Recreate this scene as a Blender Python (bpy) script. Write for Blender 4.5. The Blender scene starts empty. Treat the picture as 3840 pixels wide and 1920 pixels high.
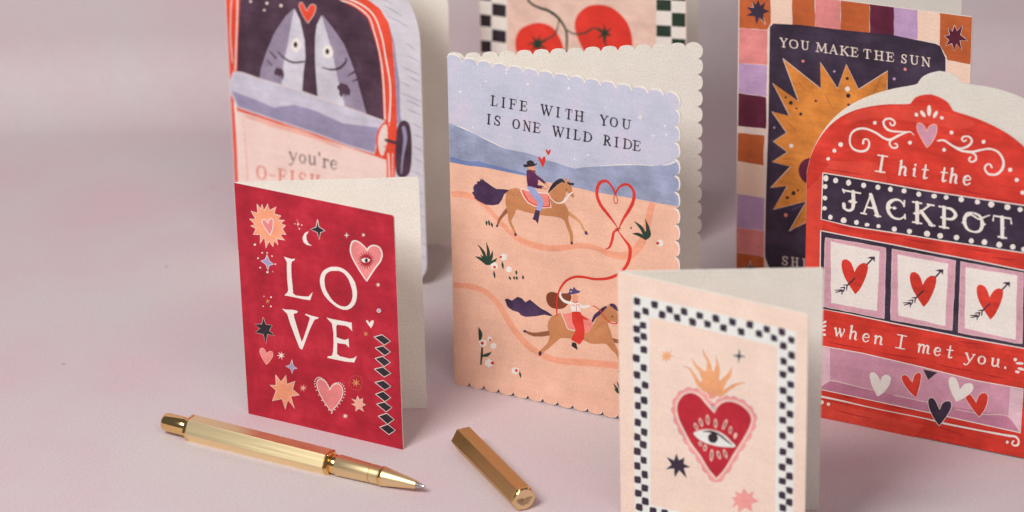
import bpy, math, random
from mathutils import Vector, Matrix
from math import sin, cos, pi
random.seed(7)
# ------------------------------------------------------------------ units: 1 = 10 cm
SC = bpy.context.scene
SC.unit_settings.scale_length = 0.1
PW, PH, FPX, CAMH = 3840, 1920, 12932.0, 6.4
PITCH, ROLL = math.radians(23.89), math.radians(-1.09)
fw = Vector((0, cos(PITCH), -sin(PITCH))); _r = Vector((1, 0, 0)); _u = _r.cross(fw)
RT = cos(ROLL)*_r + sin(ROLL)*_u; UP = -sin(ROLL)*_r + cos(ROLL)*_u
CAMP = Vector((0, 0, CAMH))
cam = bpy.data.cameras.new("camera"); camo = bpy.data.objects.new("camera", cam)
SC.collection.objects.link(camo); SC.camera = camo
camo.matrix_world = Matrix(((RT.x, UP.x, -fw.x, 0), (RT.y, UP.y, -fw.y, 0), (RT.z, UP.z, -fw.z, CAMH), (0, 0, 0, 1)))
cam.sensor_width = 36; cam.lens = FPX/PW*36; cam.clip_end = 200; cam.clip_start = 0.05
cam.dof.use_dof = True; cam.dof.focus_distance = 14.15; cam.dof.aperture_fstop = 0.80; cam.dof.aperture_blades = 9
w = bpy.data.worlds.new("World"); SC.world = w; w.use_nodes = True
bg = w.node_tree.nodes['Background']; bg.inputs[0].default_value = (0.86, 0.88, 0.93, 1); bg.inputs[1].default_value = 0.13
SC.view_settings.view_transform = 'Standard'; SC.view_settings.look = 'None'
SC.view_settings.exposure = 0.0; SC.view_settings.gamma = 1.0
def area(name, loc, target, sx, sy, energy, col):
    l = bpy.data.lights.new(name, 'AREA'); l.shape = 'RECTANGLE'; l.size = sx; l.size_y = sy; l.energy = energy; l.color = col
    o = bpy.data.objects.new(name, l); SC.collection.objects.link(o); o.location = loc
    o.rotation_euler = (Vector(target)-Vector(loc)).to_track_quat('-Z', 'Y').to_euler(); return o
area("window_light", (-4.9, 5.6, 9.2), (0.0, 13.8, 0.3), 4.6, 4.2, 1360, (1.0, 0.985, 0.965))
area("fill_light", (3.5, 2.5, 12.0), (0.3, 13.6, 0.3), 7, 5, 480, (1.0, 0.98, 0.96))  # added fill standing for room bounce, brightens the card insides

# ------------------------------------------------------------------ helpers
def link(o, parent=None):
    SC.collection.objects.link(o)
    if parent: o.parent = parent
    return o
def tag(o, label=None, cat=None, group=None, kind=None):
    if label: o['label'] = label
    if cat: o['category'] = cat
    if group: o['group'] = group
    if kind: o['kind'] = kind
    return o
def lin(c):
    c = c/255.0
    return c/12.92 if c <= 0.04045 else ((c+0.055)/1.055)**2.4
GAIN = 1.02
def rgb(c): return tuple(min(0.86, lin(v)*GAIN) for v in c)
MATS = {}
def nodes(m):
    m.use_nodes = True; t = m.node_tree; return t, t.nodes, t.links, t.nodes['Principled BSDF']
def gouache(name, c, var=0.12, streak=0.10, rough=0.72, alt=None):
    """printed hand-painted colour on laid paper: soft blotches, brush streaks and paper grain"""
    if name in MATS: return MATS[name]
    m = bpy.data.materials.new(name); t, N, L, P = nodes(m); base = rgb(c)
    alt = rgb(alt) if alt else tuple(min(.9, v*(1+var*2.0)+0.012) for v in base)
    dark = tuple(v*(1-var*1.6) for v in base)
    tc = N.new('ShaderNodeTexCoord')
    n1 = N.new('ShaderNodeTexNoise'); n1.inputs['Scale'].default_value = 7; n1.inputs['Detail'].default_value = 6; n1.inputs['Roughness'].default_value = .62
    L.new(tc.outputs['Object'], n1.inputs['Vector'])
    r1 = N.new('ShaderNodeValToRGB'); e = r1.color_ramp.elements
    e[0].position = .32; e[0].color = (*dark, 1); e[1].position = .72; e[1].color = (*alt, 1)
    k = e.new(.5); k.color = (*base, 1); L.new(n1.outputs['Fac'], r1.inputs['Fac'])
    mp = N.new('ShaderNodeMapping'); mp.inputs['Scale'].default_value = (5, 5, 55); mp.inputs['Rotation'].default_value = (0, .06, 0)
    L.new(tc.outputs['Object'], mp.inputs['Vector'])
    n2 = N.new('ShaderNodeTexNoise'); n2.inputs['Scale'].default_value = 1.0; n2.inputs['Detail'].default_value = 4
    L.new(mp.outputs[0], n2.inputs['Vector'])
    mr = N.new('ShaderNodeMapRange'); mr.inputs['From Min'].default_value = .3; mr.inputs['From Max'].default_value = .7
    mr.inputs['To Min'].default_value = 1-streak; mr.inputs['To Max'].default_value = 1+streak; L.new(n2.outputs['Fac'], mr.inputs['Value'])
    n4 = N.new('ShaderNodeTexNoise'); n4.inputs['Scale'].default_value = 130; n4.inputs['Detail'].default_value = 1
    L.new(tc.outputs['Object'], n4.inputs['Vector'])
    m4 = N.new('ShaderNodeMapRange'); m4.inputs['From Min'].default_value = .3; m4.inputs['From Max'].default_value = .7
    m4.inputs['To Min'].default_value = .93; m4.inputs['To Max'].default_value = 1.07; L.new(n4.outputs['Fac'], m4.inputs['Value'])
    mm = N.new('ShaderNodeMath'); mm.operation = 'MULTIPLY'; L.new(mr.outputs[0], mm.inputs[0]); L.new(m4.outputs[0], mm.inputs[1])
    vm = N.new('ShaderNodeVectorMath'); vm.operation = 'SCALE'; L.new(r1.outputs[0], vm.inputs[0]); L.new(mm.outputs[0], vm.inputs['Scale'])
    L.new(vm.outputs[0], P.inputs['Base Color']); P.inputs['Roughness'].default_value = rough; P.inputs['Specular IOR Level'].default_value = 0.35
    n3 = N.new('ShaderNodeTexNoise'); n3.inputs['Scale'].default_value = 55; n3.inputs['Detail'].default_value = 3
    L.new(tc.outputs['Object'], n3.inputs['Vector'])
    b = N.new('ShaderNodeBump'); b.inputs['Strength'].default_value = .22; b.inputs['Distance'].default_value = .004
    L.new(n3.outputs['Fac'], b.inputs['Height']); L.new(b.outputs[0], P.inputs['Normal'])
    MATS[name] = m; return m
PAL = dict(
 white=(232, 224, 216), paper=(236, 229, 219), cherry=(176, 30, 50), deepred=(158, 22, 42), peach=(238, 156, 120), pink=(226, 132, 132), lilac=(160, 150, 190),
 black=(44, 34, 42), tan=(208, 140, 92), blush=(236, 170, 150), palerose=(240, 190, 175),
 sky=(190, 192, 209), hill=(147, 155, 181), hillshade=(112, 128, 174), sand=(231, 182, 157), track=(232, 158, 128), horse=(192, 128, 84), horsedark=(148, 92, 62), horselight=(206, 148, 104),
 tail=(64, 42, 74), plum=(88, 36, 76), denim=(150, 160, 206), scarlet=(208, 52, 40), coral=(228, 132, 120), green=(36, 62, 50), skin=(218, 152, 118), beard=(142, 70, 42), hair=(124, 60, 34), purple=(84, 66, 112),
 rust=(186, 92, 46), rose=(216, 132, 130), mauve=(184, 150, 188), maroon=(92, 26, 52), cream=(238, 204, 184), navy=(56, 42, 62), orange=(213, 131, 56), orangedark=(176, 96, 44), border=(228, 208, 198),
 red=(206, 54, 40), redlight=(216, 68, 52), reddark=(170, 32, 34), tray=(202, 146, 166), traylight=(218, 182, 192), traydark=(188, 124, 148), frame=(208, 158, 172), framedot=(180, 110, 130),
 shell=(206, 202, 209), shelldark=(168, 160, 184), vermilion=(226, 74, 48), night=(74, 50, 66), fishdark=(150, 136, 158), fishlight=(204, 200, 210), sill=(196, 192, 206), silldark=(150, 142, 170), door=(238, 208, 198), doorpink=(236, 176, 160),
 ink=(92, 76, 82), inkred=(214, 96, 76), tomato=(224, 56, 42), tomatobg=(234, 198, 182), leaf=(36, 56, 42), vine=(62, 66, 54),
 ivory=(236, 212, 195), milk=(228, 230, 224), check=(58, 42, 60), heartred=(182, 34, 50), flesh=(234, 158, 150), amber=(232, 164, 116), amberpink=(232, 152, 126))
VAR = dict(white=(.03, .02), paper=(.02, .012), milk=(.02, .02), border=(.03, .02), red=(.14, .14), cherry=(.16, .06), navy=(.25, .1), night=(.25, .12), black=(.1, .05), ivory=(.03, .02),
 sand=(.06, .03), sky=(.06, .03), cream=(.03, .02), door=(.04, .03), hill=(.16, .06), tomato=(.08, .03), plum=(.3, .1), tail=(.3, .1), rust=(.12, .06), maroon=(.2, .08), orange=(.2, .08), shell=(.05, .05))
ALT = dict(sky=(204, 194, 210), fishdark=(176, 166, 184))
def M(n):
    v, s = VAR.get(n, (.10, .06)); return gouache(n+'_gouache', PAL[n], v, s, alt=ALT.get(n))

def catmull(P, closed=False, n=6):
    out = []; L = len(P); segs = L if closed else L-1
    g = (lambda i: P[i % L]) if closed else (lambda i: P[max(0, min(L-1, i))])
    for i in range(segs):
        p0, p1, p2, p3 = g(i-1), g(i), g(i+1), g(i+2)
        for k in range(n):
            t = k/n; t2 = t*t; t3 = t2*t
            out.append(tuple(0.5*((2*p1[j])+(-p0[j]+p2[j])*t+(2*p0[j]-5*p1[j]+4*p2[j]-p3[j])*t2+(-p0[j]+3*p1[j]-3*p2[j]+p3[j])*t3) for j in range(len(p1))))
    if not closed: out.append(tuple(P[-1]))
    return out
def F(x0, y0, s):                       # a tracing frame of the artwork
    return lambda *pts: [(x0+p[0]*s, y0+p[1]*s) for p in pts]

# ------------------------------------------------------------------ cards
class Panel:
    """one leaf of a folded card: a real sheet with thickness; artwork is laid on its outer face"""
    def __init__(s, name, parent, org, ang, lean, w, h, outline, mat, thick=.0055):
        sp = Vector((lean[0], lean[1], 1)).normalized(); d = Vector((cos(ang), sin(ang), 0)); d = (d-d.dot(sp)*sp).normalized()
        y = sp.cross(d); s.w, s.h = w, h
        s.M = Matrix(((d.x, y.x, sp.x, org[0]), (d.y, y.y, sp.y, org[1]), (d.z, y.z, sp.z, 0), (0, 0, 0, 1)))
        s.I = s.M.inverted()
        s.outline = outline(w, h) if callable(outline) else outline
        me = bpy.data.meshes.new(name); n = len(s.outline)
        v = [(x, 0, z) for x, z in s.outline]+[(x, thick, z) for x, z in s.outline]
        f = [list(range(n)), list(range(2*n-1, n-1, -1))]+[[i, i+n, (i+1) % n+n, (i+1) % n] for i in range(n)]
        me.from_pydata(v, [], f); me.materials.append(mat); me.update()
        s.o = link(bpy.data.objects.new(name, me), parent)
        s.o.matrix_world = parent.matrix_world.inverted() @ s.M if False else s.M
        s.k = 0; s.cur = None
    def loc(s, p):                      # photograph tracing point -> position on this leaf
        d = fw*FPX+RT*(p[0]-PW/2)-UP*(p[1]-PH/2); o = s.I @ CAMP; dl = s.I.to_3x3() @ d
        t = -o.y/dl.y; q = o+dl*t; return (q.x, q.z)
    def px(s, n, p=(0, 0)): return n/930.0
    def motif(s, name, stuff=False): s.end(); s.cur = dict(name=name, v=[], f=[], m=[], mats=[], stuff=stuff)
    def end(s):
        c = s.cur
        if c and c['f']:
            me = bpy.data.meshes.new(c['name']); me.from_pydata(c['v'], [], c['f'])
            for m in c['mats']: me.materials.append(m)
            me.polygons.foreach_set('material_index', c['m']); me.update()
            o = link(bpy.data.objects.new(c['name'], me), s.o)
            if c['stuff']: o['kind'] = 'stuff'
        s.cur = None
    def _y(s, layer):
        s.k += 1; return -(layer*1.6e-4+(s.k % 23)*6e-6+1.2e-4)
    def _add(s, pts, faces, col, layer):
        c = s.cur; b = len(c['v']); y = s._y(layer); m = M(col)
        if m not in c['mats']: c['mats'].append(m)
        mi = c['mats'].index(m)
        c['v'] += [(p[0], y, p[1]) for p in pts]; c['f'] += [[b+i for i in f] for f in faces]; c['m'] += [mi]*len(faces)
    def local(s, L, col, layer=1):      # polygon in card coordinates
        ar = sum(L[i-1][0]*L[i][1]-L[i][0]*L[i-1][1] for i in range(len(L)))
        if ar < 0: L = L[::-1]
        s._add(L, [list(range(len(L)))], col, layer)
    def poly(s, pts, col, layer=1, smooth=False, line=None, lw=3):
        P = catmull(pts, True, 5) if smooth else pts
        s.local([s.loc(p) for p in P], col, layer)
        if line: s.stroke(P+[P[0]], lw, line, layer+.5, sm=False)
    def ring(s, A, B, col, layer=1):
        a = [s.loc(p) for p in catmull(A, True, 4)]; b = [s.loc(p) for p in catmull(B, True, 4)]; n = 48
        rs = lambda q: [q[int(i*len(q)/n)] for i in range(n)]
        a, b = rs(a), rs(b); s._add(a+b, [[i, i+n, (i+1) % n+n, (i+1) % n] for i in range(n)], col, layer)
    def stroke(s, pts, wd, col, layer=2, sm=True, cap=True):
        """brush stroke; wd = width in px or list of widths along it"""
        if not isinstance(wd, (list, tuple)): wd = [wd]*len(pts)
        elif len(wd) != len(pts):
            wd = [wd[min(len(wd)-1, int(i*(len(wd)-1)/(len(pts)-1)))]*(1-((i*(len(wd)-1)/(len(pts)-1)) % 1))+wd[min(len(wd)-1, int(i*(len(wd)-1)/(len(pts)-1))+1)]*((i*(len(wd)-1)/(len(pts)-1)) % 1) for i in range(len(pts))]
        Q = [(p[0], p[1], q) for p, q in zip(pts, wd)]
        if sm and len(Q) > 2: Q = catmull(Q, False, 6)
        L = []
        for q in Q:
            l = s.loc(q)
            if not L or abs(l[0]-L[-1][0])+abs(l[1]-L[-1][1]) > 1e-4: L.append((l[0], l[1], s.px(max(q[2], .8))/2))
        if len(L) < 2: return
        V = []; n = len(L)
        if cap:
            a, b = Vector(L[0][:2]), Vector(L[1][:2]); d = (a-b).normalized(); r = L[0][2]; L[0] = (L[0][0]-d.x*r*.0, L[0][1], r)
        for i in range(n):
            a = Vector(L[max(0, i-1)][:2]); b = Vector(L[min(n-1, i+1)][:2]); d = (b-a)
            d = d.normalized() if d.length > 1e-9 else Vector((1, 0)); nn = Vector((-d.y, d.x)); r = L[i][2]*random.uniform(.93, 1.07); p = Vector(L[i][:2])
            V.append((p+nn*r)[:]); V.append((p-nn*r)[:])
        fc = [[2*i, 2*i+1, 2*i+3, 2*i+2] for i in range(n-1)]
        if cap:                         # rounded brush ends
            for end in (0, 1):
                i = 0 if end == 0 else n-1; j = 1 if end == 0 else n-2
                p = Vector(L[i][:2]); d = (p-Vector(L[j][:2])).normalized(); nn = Vector((-d.y, d.x)); r = L[i][2]
                if r < s.px(.9): continue
                b = len(V)
                for a in (pi/4, 0, -pi/4): V.append((p+d*r*cos(a)+nn*r*sin(a))[:])
                if end == 0: fc.append([1, 0, b+2, b+1, b]) if False else fc.append([0, 1, b, b+1, b+2])
                else: fc.append([2*i, b, b+1, b+2, 2*i+1])
        s._add(V, fc, col, layer)
    def dot(s, x, y, r, col, layer=2, ry=None, rot=0, n=10):
        ry = ry or r; P = []
        for i in range(n):
            a = 2*pi*i/n; k = random.uniform(.93, 1.07); u, v = r*cos(a)*k, ry*sin(a)*k
            P.append((x+u*cos(rot)-v*sin(rot), y+u*sin(rot)+v*cos(rot)))
        s.poly(P, col, layer)
    def star(s, x, y, R, r, n, col, layer=2, rot=0, ysc=1, line=None, lw=2, jit=.12):
        P = []
        for i in range(2*n):
            a = rot+pi*i/n-pi/2; q = (R*random.uniform(1-jit, 1+jit) if i % 2 == 0 else r); P.append((x+q*cos(a), y+q*sin(a)*ysc))
        s.poly(P, col, layer, line=line, lw=lw)
    def heart(s, tip, L, notch, R, col, layer=2, line=None, lw=3):
        A = catmull([tip]+L+[notch], False, 5); B = catmull([notch]+R+[tip], False, 5); P = A[:-1]+B[:-1]
        s.local([s.loc(p) for p in P], col, layer)
        if line: s.stroke(P+[P[0]], lw, line, layer+.5, sm=False)
        return P
    # ---- hand-drawn serif lettering
    def glyph(s, ch, bl, br, h, col, layer=4, T=.16, t=.065, slant=0):
        dx, dy = br[0]-bl[0], br[1]-bl[1]
        def q(p): return (bl[0]+dx*p[0]+slant*h*p[1], bl[1]+dy*p[0]-h*p[1])
        for pts, kind in GL[ch]:
            sm = kind.endswith('~'); k = kind.rstrip('~')
            W = [(T if c == 'T' else t if c == 't' else (T+t)/2)*h for c in k]
            if len(W) == 1: W = W*len(pts)
            s.stroke([q(p) for p in pts], W, col, layer, sm=sm, cap=True)
    def text(s, fr, letters, x0, y0, slope, h, col, sc, layer=4, T=.16, t=.065, slant=0, hh=None):
        for it in letters:
            ch, a, b = it[:3]; H = it[3] if len(it) > 3 else h
            p, r = fr((a, y0+(a-x0)*slope), (b, y0+(b-x0)*slope)); s.motif('letter'); s.glyph(ch, p, r, H*sc, col, layer, T, t, slant)

def serif(x, y, d=.16): return ([(x-d, y), (x+d, y)], 't')
GL = {
 'I': [([(.5, 0), (.5, 1)], 'T'), serif(.5, 0, .42), serif(.5, 1, .42)],
 'L': [([(.27, 0), (.27, 1)], 'T'), serif(.27, 1, .27), ([(0, 0), (.9, .01), (1, .24)], 't')],
 'F': [([(.27, 0), (.27, 1)], 'T'), serif(.27, 0, .27), ([(0, 1), (.95, 1), (.98, .76)], 't'), ([(.27, .52), (.72, .52)], 't'), ([(.74, .64), (.74, .4)], 't')],
 'E': [([(.27, 0), (.27, 1)], 'T'), ([(0, 0), (.92, .01), (1, .24)], 't'), ([(0, 1), (.92, 1), (.95, .76)], 't'), ([(.27, .52), (.7, .52)], 't'), ([(.72, .64), (.72, .4)], 't')],
 'W': [([(.08, 1), (.3, 0)], 'T'), ([(.3, 0), (.5, .9)], 't'), ([(.42, 1), (.68, 0)], 'T'), ([(.68, 0), (.92, 1)], 't'), serif(.1, 1, .12), serif(.44, 1, .1), serif(.9, 1, .1)],
 'T': [([(.5, 0), (.5, 1)], 'T'), ([(0, .76), (.03, 1), (.97, 1), (1, .76)], 't'), serif(.5, 0, .22)],
 'H': [([(.2, 0), (.2, 1)], 'T'), ([(.8, 0), (.8, 1)], 'T'), ([(.2, .5), (.8, .5)], 't'), serif(.2, 0, .2), serif(.2, 1, .2), serif(.8, 0, .2), serif(.8, 1, .2)],
 'Y': [([(.12, 1), (.5, .46)], 'T'), ([(.88, 1), (.5, .46)], 't'), ([(.5, .5), (.5, 0)], 'T'), serif(.14, 1, .16), serif(.86, 1, .14), serif(.5, 0, .2)],
 'O': [([(.5, .97), (.2, .86), (.08, .5), (.2, .14), (.5, .03), (.8, .14), (.92, .5), (.8, .86), (.5, .97)], 'tmTmtmTmt~')],
 'U': [([(.2, 1), (.2, .35), (.3, .08), (.52, .03), (.75, .12), (.82, .4), (.82, 1)], 'TTmtttt~'), serif(.2, 1, .2), serif(.82, 1, .16)],
 'S': [([(.88, .76), (.72, .95), (.4, .97), (.16, .78), (.3, .58), (.66, .44), (.86, .25), (.66, .04), (.32, .03), (.1, .24)], 'ttmmTTmmtt~'), ([(.9, .98), (.89, .72)], 't'), ([(.09, .3), (.08, .02)], 't')],
 'N': [([(.16, 0), (.16, 1)], 't'), ([(.14, 1), (.84, 0)], 'T'), ([(.84, 0), (.84, 1)], 't'), serif(.16, 0, .15), serif(.12, 1, .12), serif(.84, 1, .16)],
 'D': [([(.2, 0), (.2, 1)], 'T'), ([(.2, .98), (.55, .96), (.84, .78), (.93, .48), (.82, .18), (.55, .03), (.2, .02)], 'ttmTmtt~'), serif(.15, 0, .15), serif(.15, 1, .15)],
 'R': [([(.24, 0), (.24, 1)], 'T'), ([(.24, .98), (.58, .96), (.76, .75), (.58, .54), (.24, .5)], 'tmTmt~'), ([(.46, .52), (.9, 0)], 'T'), serif(.24, 0, .2), serif(.18, 1, .16), serif(.92, 0, .09)],
 'P': [([(.28, 0), (.28, 1)], 'T'), ([(.28, .98), (.68, .96), (.9, .72), (.7, .48), (.28, .45)], 'tmTmt~'), serif(.28, 0, .24), serif(.2, 1, .18)],
 'M': [([(.14, 0), (.2, 1)], 't'), ([(.2, 1), (.5, .12)], 'T'), ([(.5, .12), (.8, 1)], 't'), ([(.8, 1), (.86, 0)], 'T'), serif(.14, 0, .13), serif(.86, 0, .14), serif(.16, 1, .1), serif(.84, 1, .1)],
 'A': [([(.12, 0), (.5, 1)], 't'), ([(.5, 1), (.86, 0)], 'T'), ([(.25, .34), (.72, .34)], 't'), serif(.12, 0, .14), serif(.87, 0, .15)],
 'K': [([(.22, 0), (.22, 1)], 'T'), ([(.24, .42), (.82, 1)], 't'), ([(.4, .6), (.88, 0)], 'T'), serif(.22, 0, .2), serif(.22, 1, .2), serif(.84, 1, .15), serif(.9, 0, .13)],
 'C': [([(.92, .74), (.72, .95), (.42, .94), (.14, .7), (.12, .34), (.36, .06), (.7, .04), (.95, .22)], 'ttmTTmtt~'), ([(.93, .98), (.91, .7)], 't'), ([(.95, .3), (.97, .1)], 't')],
 'J': [([(.62, 1), (.62, .3), (.5, .06), (.26, .04), (.12, .2)], 'TTmmt~'), ([(.1, .98), (.98, .98)], 't'), ([(.1, 1.02), (.16, .88)], 't'), ([(.16, .12), (.15, .3)], 'T')],
 '-': [([(0, .42), (1, .42)], 't')], "'": [([(.5, .95), (.5, .75)], 'T')], '.': [([(.5, .03), (.5, .1)], 'T')],
 'y': [([(.1, .6), (.5, .08)], 'T'), ([(.92, .6), (.45, -.12), (.2, -.3), (.06, -.24)], 'tttT~'), serif(.12, .6, .14), serif(.88, .6, .12)],
 'o': [([(.5, .6), (.2, .5), (.1, .3), (.2, .1), (.5, .0), (.8, .1), (.9, .3), (.8, .5), (.5, .6)], 'tmTmtmTmt~')],
 'u': [([(.2, .6), (.2, .15), (.45, .02), (.76, .18)], 'TTmt~'), ([(.78, .6), (.78, .05), (.95, .02)], 'TTt'), ([(.05, .58), (.2, .6)], 't'), ([(.64, .58), (.78, .6)], 't')],
 'r': [([(.3, .6), (.3, 0)], 'T'), ([(.3, .38), (.6, .58), (.9, .5)], 'tmT~'), serif(.3, 0, .26), ([(.08, .56), (.3, .6)], 't')],
 'e': [([(.12, .3), (.84, .36), (.78, .54), (.5, .6), (.2, .5), (.1, .26), (.28, .03), (.6, .0), (.9, .14)], 'tttmTTmtt~')],
 'h': [([(.2, 1.0), (.2, 0)], 'T'), ([(.2, .36), (.5, .6), (.78, .5), (.78, .05), (.98, .03)], 'tmTTt~'), ([(.04, .94), (.2, 1.0)], 't')],
 'i': [([(.5, .6), (.5, .06), (.85, .04)], 'TTt'), ([(.2, .52), (.5, .6)], 't'), ([(.5, .82), (.52, .88)], 'T')],
 't': [([(.45, .9), (.45, .1), (.6, .01), (.92, .08)], 'mTmt~'), ([(.05, .58), (.92, .6)], 't')],
 'n': [([(.2, .6), (.2, 0)], 'T'), ([(.2, .36), (.5, .6), (.78, .5), (.78, .05), (.98, .03)], 'tmTTt~'), ([(.02, .54), (.2, .6)], 't')],
 'm': [([(.14, .6), (.14, 0)], 'T'), ([(.14, .36), (.34, .6), (.5, .5), (.5, 0)], 'tmTT~'), ([(.5, .36), (.7, .6), (.84, .5), (.84, .05), (.99, .03)], 'tmTTt~'), ([(.0, .54), (.14, .6)], 't')],
 'w': [([(.1, .6), (.3, .03)], 'T'), ([(.3, .03), (.5, .5)], 't'), ([(.46, .6), (.68, .03)], 'T'), ([(.68, .03), (.9, .5), (.84, .62)], 'ttm'), ([(.0, .55), (.12, .6)], 't')],
}

def rect(w, h, r=.006):
    return [(0, 0), (w-r, 0), (w, r), (w, h-r), (w-r, h), (0, h)]
def rounded(rb, rt):
    def f(w, h):
        P = [(0, 0)]
        for i in range(9): a = -pi/2+pi/2*i/8; P.append((w-rb+rb*cos(a), rb+rb*sin(a)))
        for i in range(13): a = pi/2*i/12; P.append((w-rt+rt*cos(a), h-rt+rt*sin(a)))
        P += [(rt*.55*(1-sin(pi/2*i/8)), h-rt*.55*(1-cos(pi/2*i/8))) for i in range(9)]
        return P
    return f
def scallop(w, h):
    nx, nz = 15, 21; px, pz = w/nx, h/nz; d = .022; P = []
    def arc(a, b, out, c=1.0):
        ax, az = a; bx, bz = b; r = []
        for i in range(1, 8):
            t = i/8; k = math.sqrt(max(0, 1-(2*t-1)**2))**.85
            r.append((ax+(bx-ax)*t+out[0]*d*k*c, az+(bz-az)*t+out[1]*d*k*c))
        return r
    def corner(a, ctr, a0, a1, r=.040): return [(ctr[0]+r*cos(a0+(a1-a0)*i/12), ctr[1]+r*sin(a0+(a1-a0)*i/12)) for i in range(13)]
    P.append((0, .012))
    N = [(px*i, d) for i in range(1, nx)]; prev = (0, d*.6)
    for q in N: P += arc(prev, q, (0, -1)); P.append(q); prev = q
    P += corner(None, (w-.040, .040), -pi*.78, pi*.24)
    S = [(w-d, pz*i) for i in range(1, nz)]; P.append(S[0]); prev = S[0]
    for q in S[1:]: P += arc(prev, q, (1, 0)); P.append(q); prev = q
    P += corner(None, (w-.040, h-.040), -pi*.24, pi*.78)
    N = [(px*i, h-d) for i in range(nx-1, 0, -1)]; P.append(N[0]); prev = N[0]
    for q in N[1:]: P += arc(prev, q, (0, 1)); P.append(q); prev = q
    P += arc(prev, (0, h-d*.6), (0, 1)); P.append((0, h-.012))
    return P

def card(label, group, org, a1, a2, lean, w, h, outline, base, rim=0):
    e = bpy.data.objects.new('greeting_card', None); e.empty_display_size = .1
    link(e); e.location = (org[0], org[1], 0); tag(e, label, 'greeting card', group)
    T = Matrix.Translation(e.location); 
    pf = Panel('front_leaf', e, org, a1, lean, w, h, outline, M('paper'))
    pb = Panel('back_leaf', e, org, a2, lean, w, h, pf.outline, M('paper'))
    for p in (pf, pb): p.o.matrix_local = T.inverted() @ p.M
    pf.motif('printed_background'); pf.local([(x*(1-rim), z*(1-rim*.7)+rim*.1) for x, z in pf.outline], base, 0)
    return e, pf, pb
G = 'folded greeting cards standing open on the pink table'

# ================================================================== 1 cherry-red LOVE card
e, p, pb = card('small cherry-red card lettered LOVE with hearts and stars, behind the gold pen', G, (-1.1105, 12.881), -.5039, .0157, (-.0052, -.0174), .745, 1.05, rect, 'cherry')
A = F(860, 660, .40373); B = F(860, 1160, .43478)
p.motif('sunburst')
p.poly(A((258,262),(290,305),(303,262),(325,320),(358,258),(375,320),(435,288),(415,350),(480,370),(450,408),(515,412),(478,440),(522,460),(490,490),(527,543),(470,540),(515,595),(440,580),(452,640),(415,600),(405,655),(368,605),(342,668),(328,570),(285,628),(290,545),(222,542),(250,490),(200,462),(240,450),(188,398),(245,400),(202,325),(265,345)), 'peach', 1, line='white', lw=3.4)
h = A((378,550),(330,480),(305,430),(310,408),(330,405),(350,425),(358,440),(365,412),(385,398),(405,405),(408,440),(400,500))
p.heart(h[0], h[1:6], h[6], h[7:], 'pink', 2, 'white', 3.2)
p.motif('letter')
p.poly(A((508,748),(530,756),(575,770),(612,768),(605,783),(580,795),(575,830),(578,930),(588,1020),(592,1090),(620,1110),(690,1118),(735,1120),(775,1078),(752,1153),(690,1145),(600,1125),(512,1108),(540,1080),(548,1060),(538,960),(535,860),(535,800)), 'white', 2)
p.motif('letter')
p.ring(A((985,842),(1060,862),(1120,915),(1165,985),(1185,1070),(1180,1150),(1150,1210),(1090,1243),(1020,1228),(950,1180),(885,1110),(850,1030),(843,950),(870,885),(925,850)),
       A((985,880),(1035,885),(1085,925),(1118,985),(1143,1070),(1142,1140),(1115,1192),(1070,1213),(1010,1195),(955,1150),(905,1070),(887,1010),(885,950),(900,910),(935,885)), 'white', 2)
p.motif('letter')
p.poly(B((455,-6),(490,2),(545,3),(590,15),(585,30),(555,38),(560,70),(590,170),(625,280),(640,250),(670,160),(695,80),(690,65),(652,45),(660,38),(710,55),(772,70),(760,82),(735,88),(700,160),(665,250),(632,342),(620,346),(605,330),(570,240),(525,120),(500,40)), 'white', 2)
p.motif('letter')
p.poly(B((838,70),(880,82),(1055,115),(1060,188),(1030,155),(1000,140),(930,132),(922,150),(925,240),(985,262),(1010,262),(1028,250),(1033,330),(1005,300),(930,290),(930,385),(955,405),(1040,425),(1075,420),(1100,400),(1078,458),(1000,450),(845,418),(850,405),(885,400),(895,370),(900,300),(898,200),(885,120),(860,95)), 'white', 2)
p.motif('black_star')
p.poly(A((820,402),(832,470),(888,508),(848,525),(835,592),(818,525),(752,493),(805,475)), 'black', 2, line='white', lw=2.6)
p.motif('crescent_moon')
p.poly(A((740,512),(700,530),(680,575),(690,615),(720,640),(768,648),(735,625),(718,590),(715,550)), 'white', 1)
p.motif('eye_heart')
h = A((1275,975),(1200,860),(1140,750),(1125,680),(1140,615),(1175,602),(1220,625),(1262,665),(1282,690),(1300,660),(1345,645),(1395,665),(1418,720),(1405,785),(1350,860),(1305,930))
p.heart(h[0], h[1:8], h[8], h[9:], 'pink', 1, 'white', 5.5)
x, y = A((1272, 782))[0]; p.star(x, y, 36, 20, 19, 'deepred', 2, line='blush', lw=1.3)
p.poly(A((1225,778),(1250,763),(1280,762),(1308,780),(1285,800),(1250,802)), 'white', 3, smooth=True); x, y = A((1274,783))[0]; p.dot(x, y, 6, 'black', 4, ry=8)
def stars(fr, s, items):
    for it in items:
        x, y = fr(it[:2])[0]; r = it[2]*s; c = it[3] if len(it) > 3 else 'white'; k = it[4] if len(it) > 4 else 'dot'
        if k != 'dot': p.motif('small_star')
        elif p.cur['name'] != 'printed_dots': p.motif('printed_dots', True)
        if k == 'dot': p.dot(x, y, r, c, 2, n=8)
        elif k == 'ast': p.star(x, y, r, r*.3, 7, c, 2, rot=.2)
        elif k == 'four': p.star(x, y, r, r*.24, 4, c, 2, ysc=it[5] if len(it) > 5 else 1.2)
p.motif('printed_dots', True)
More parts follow.
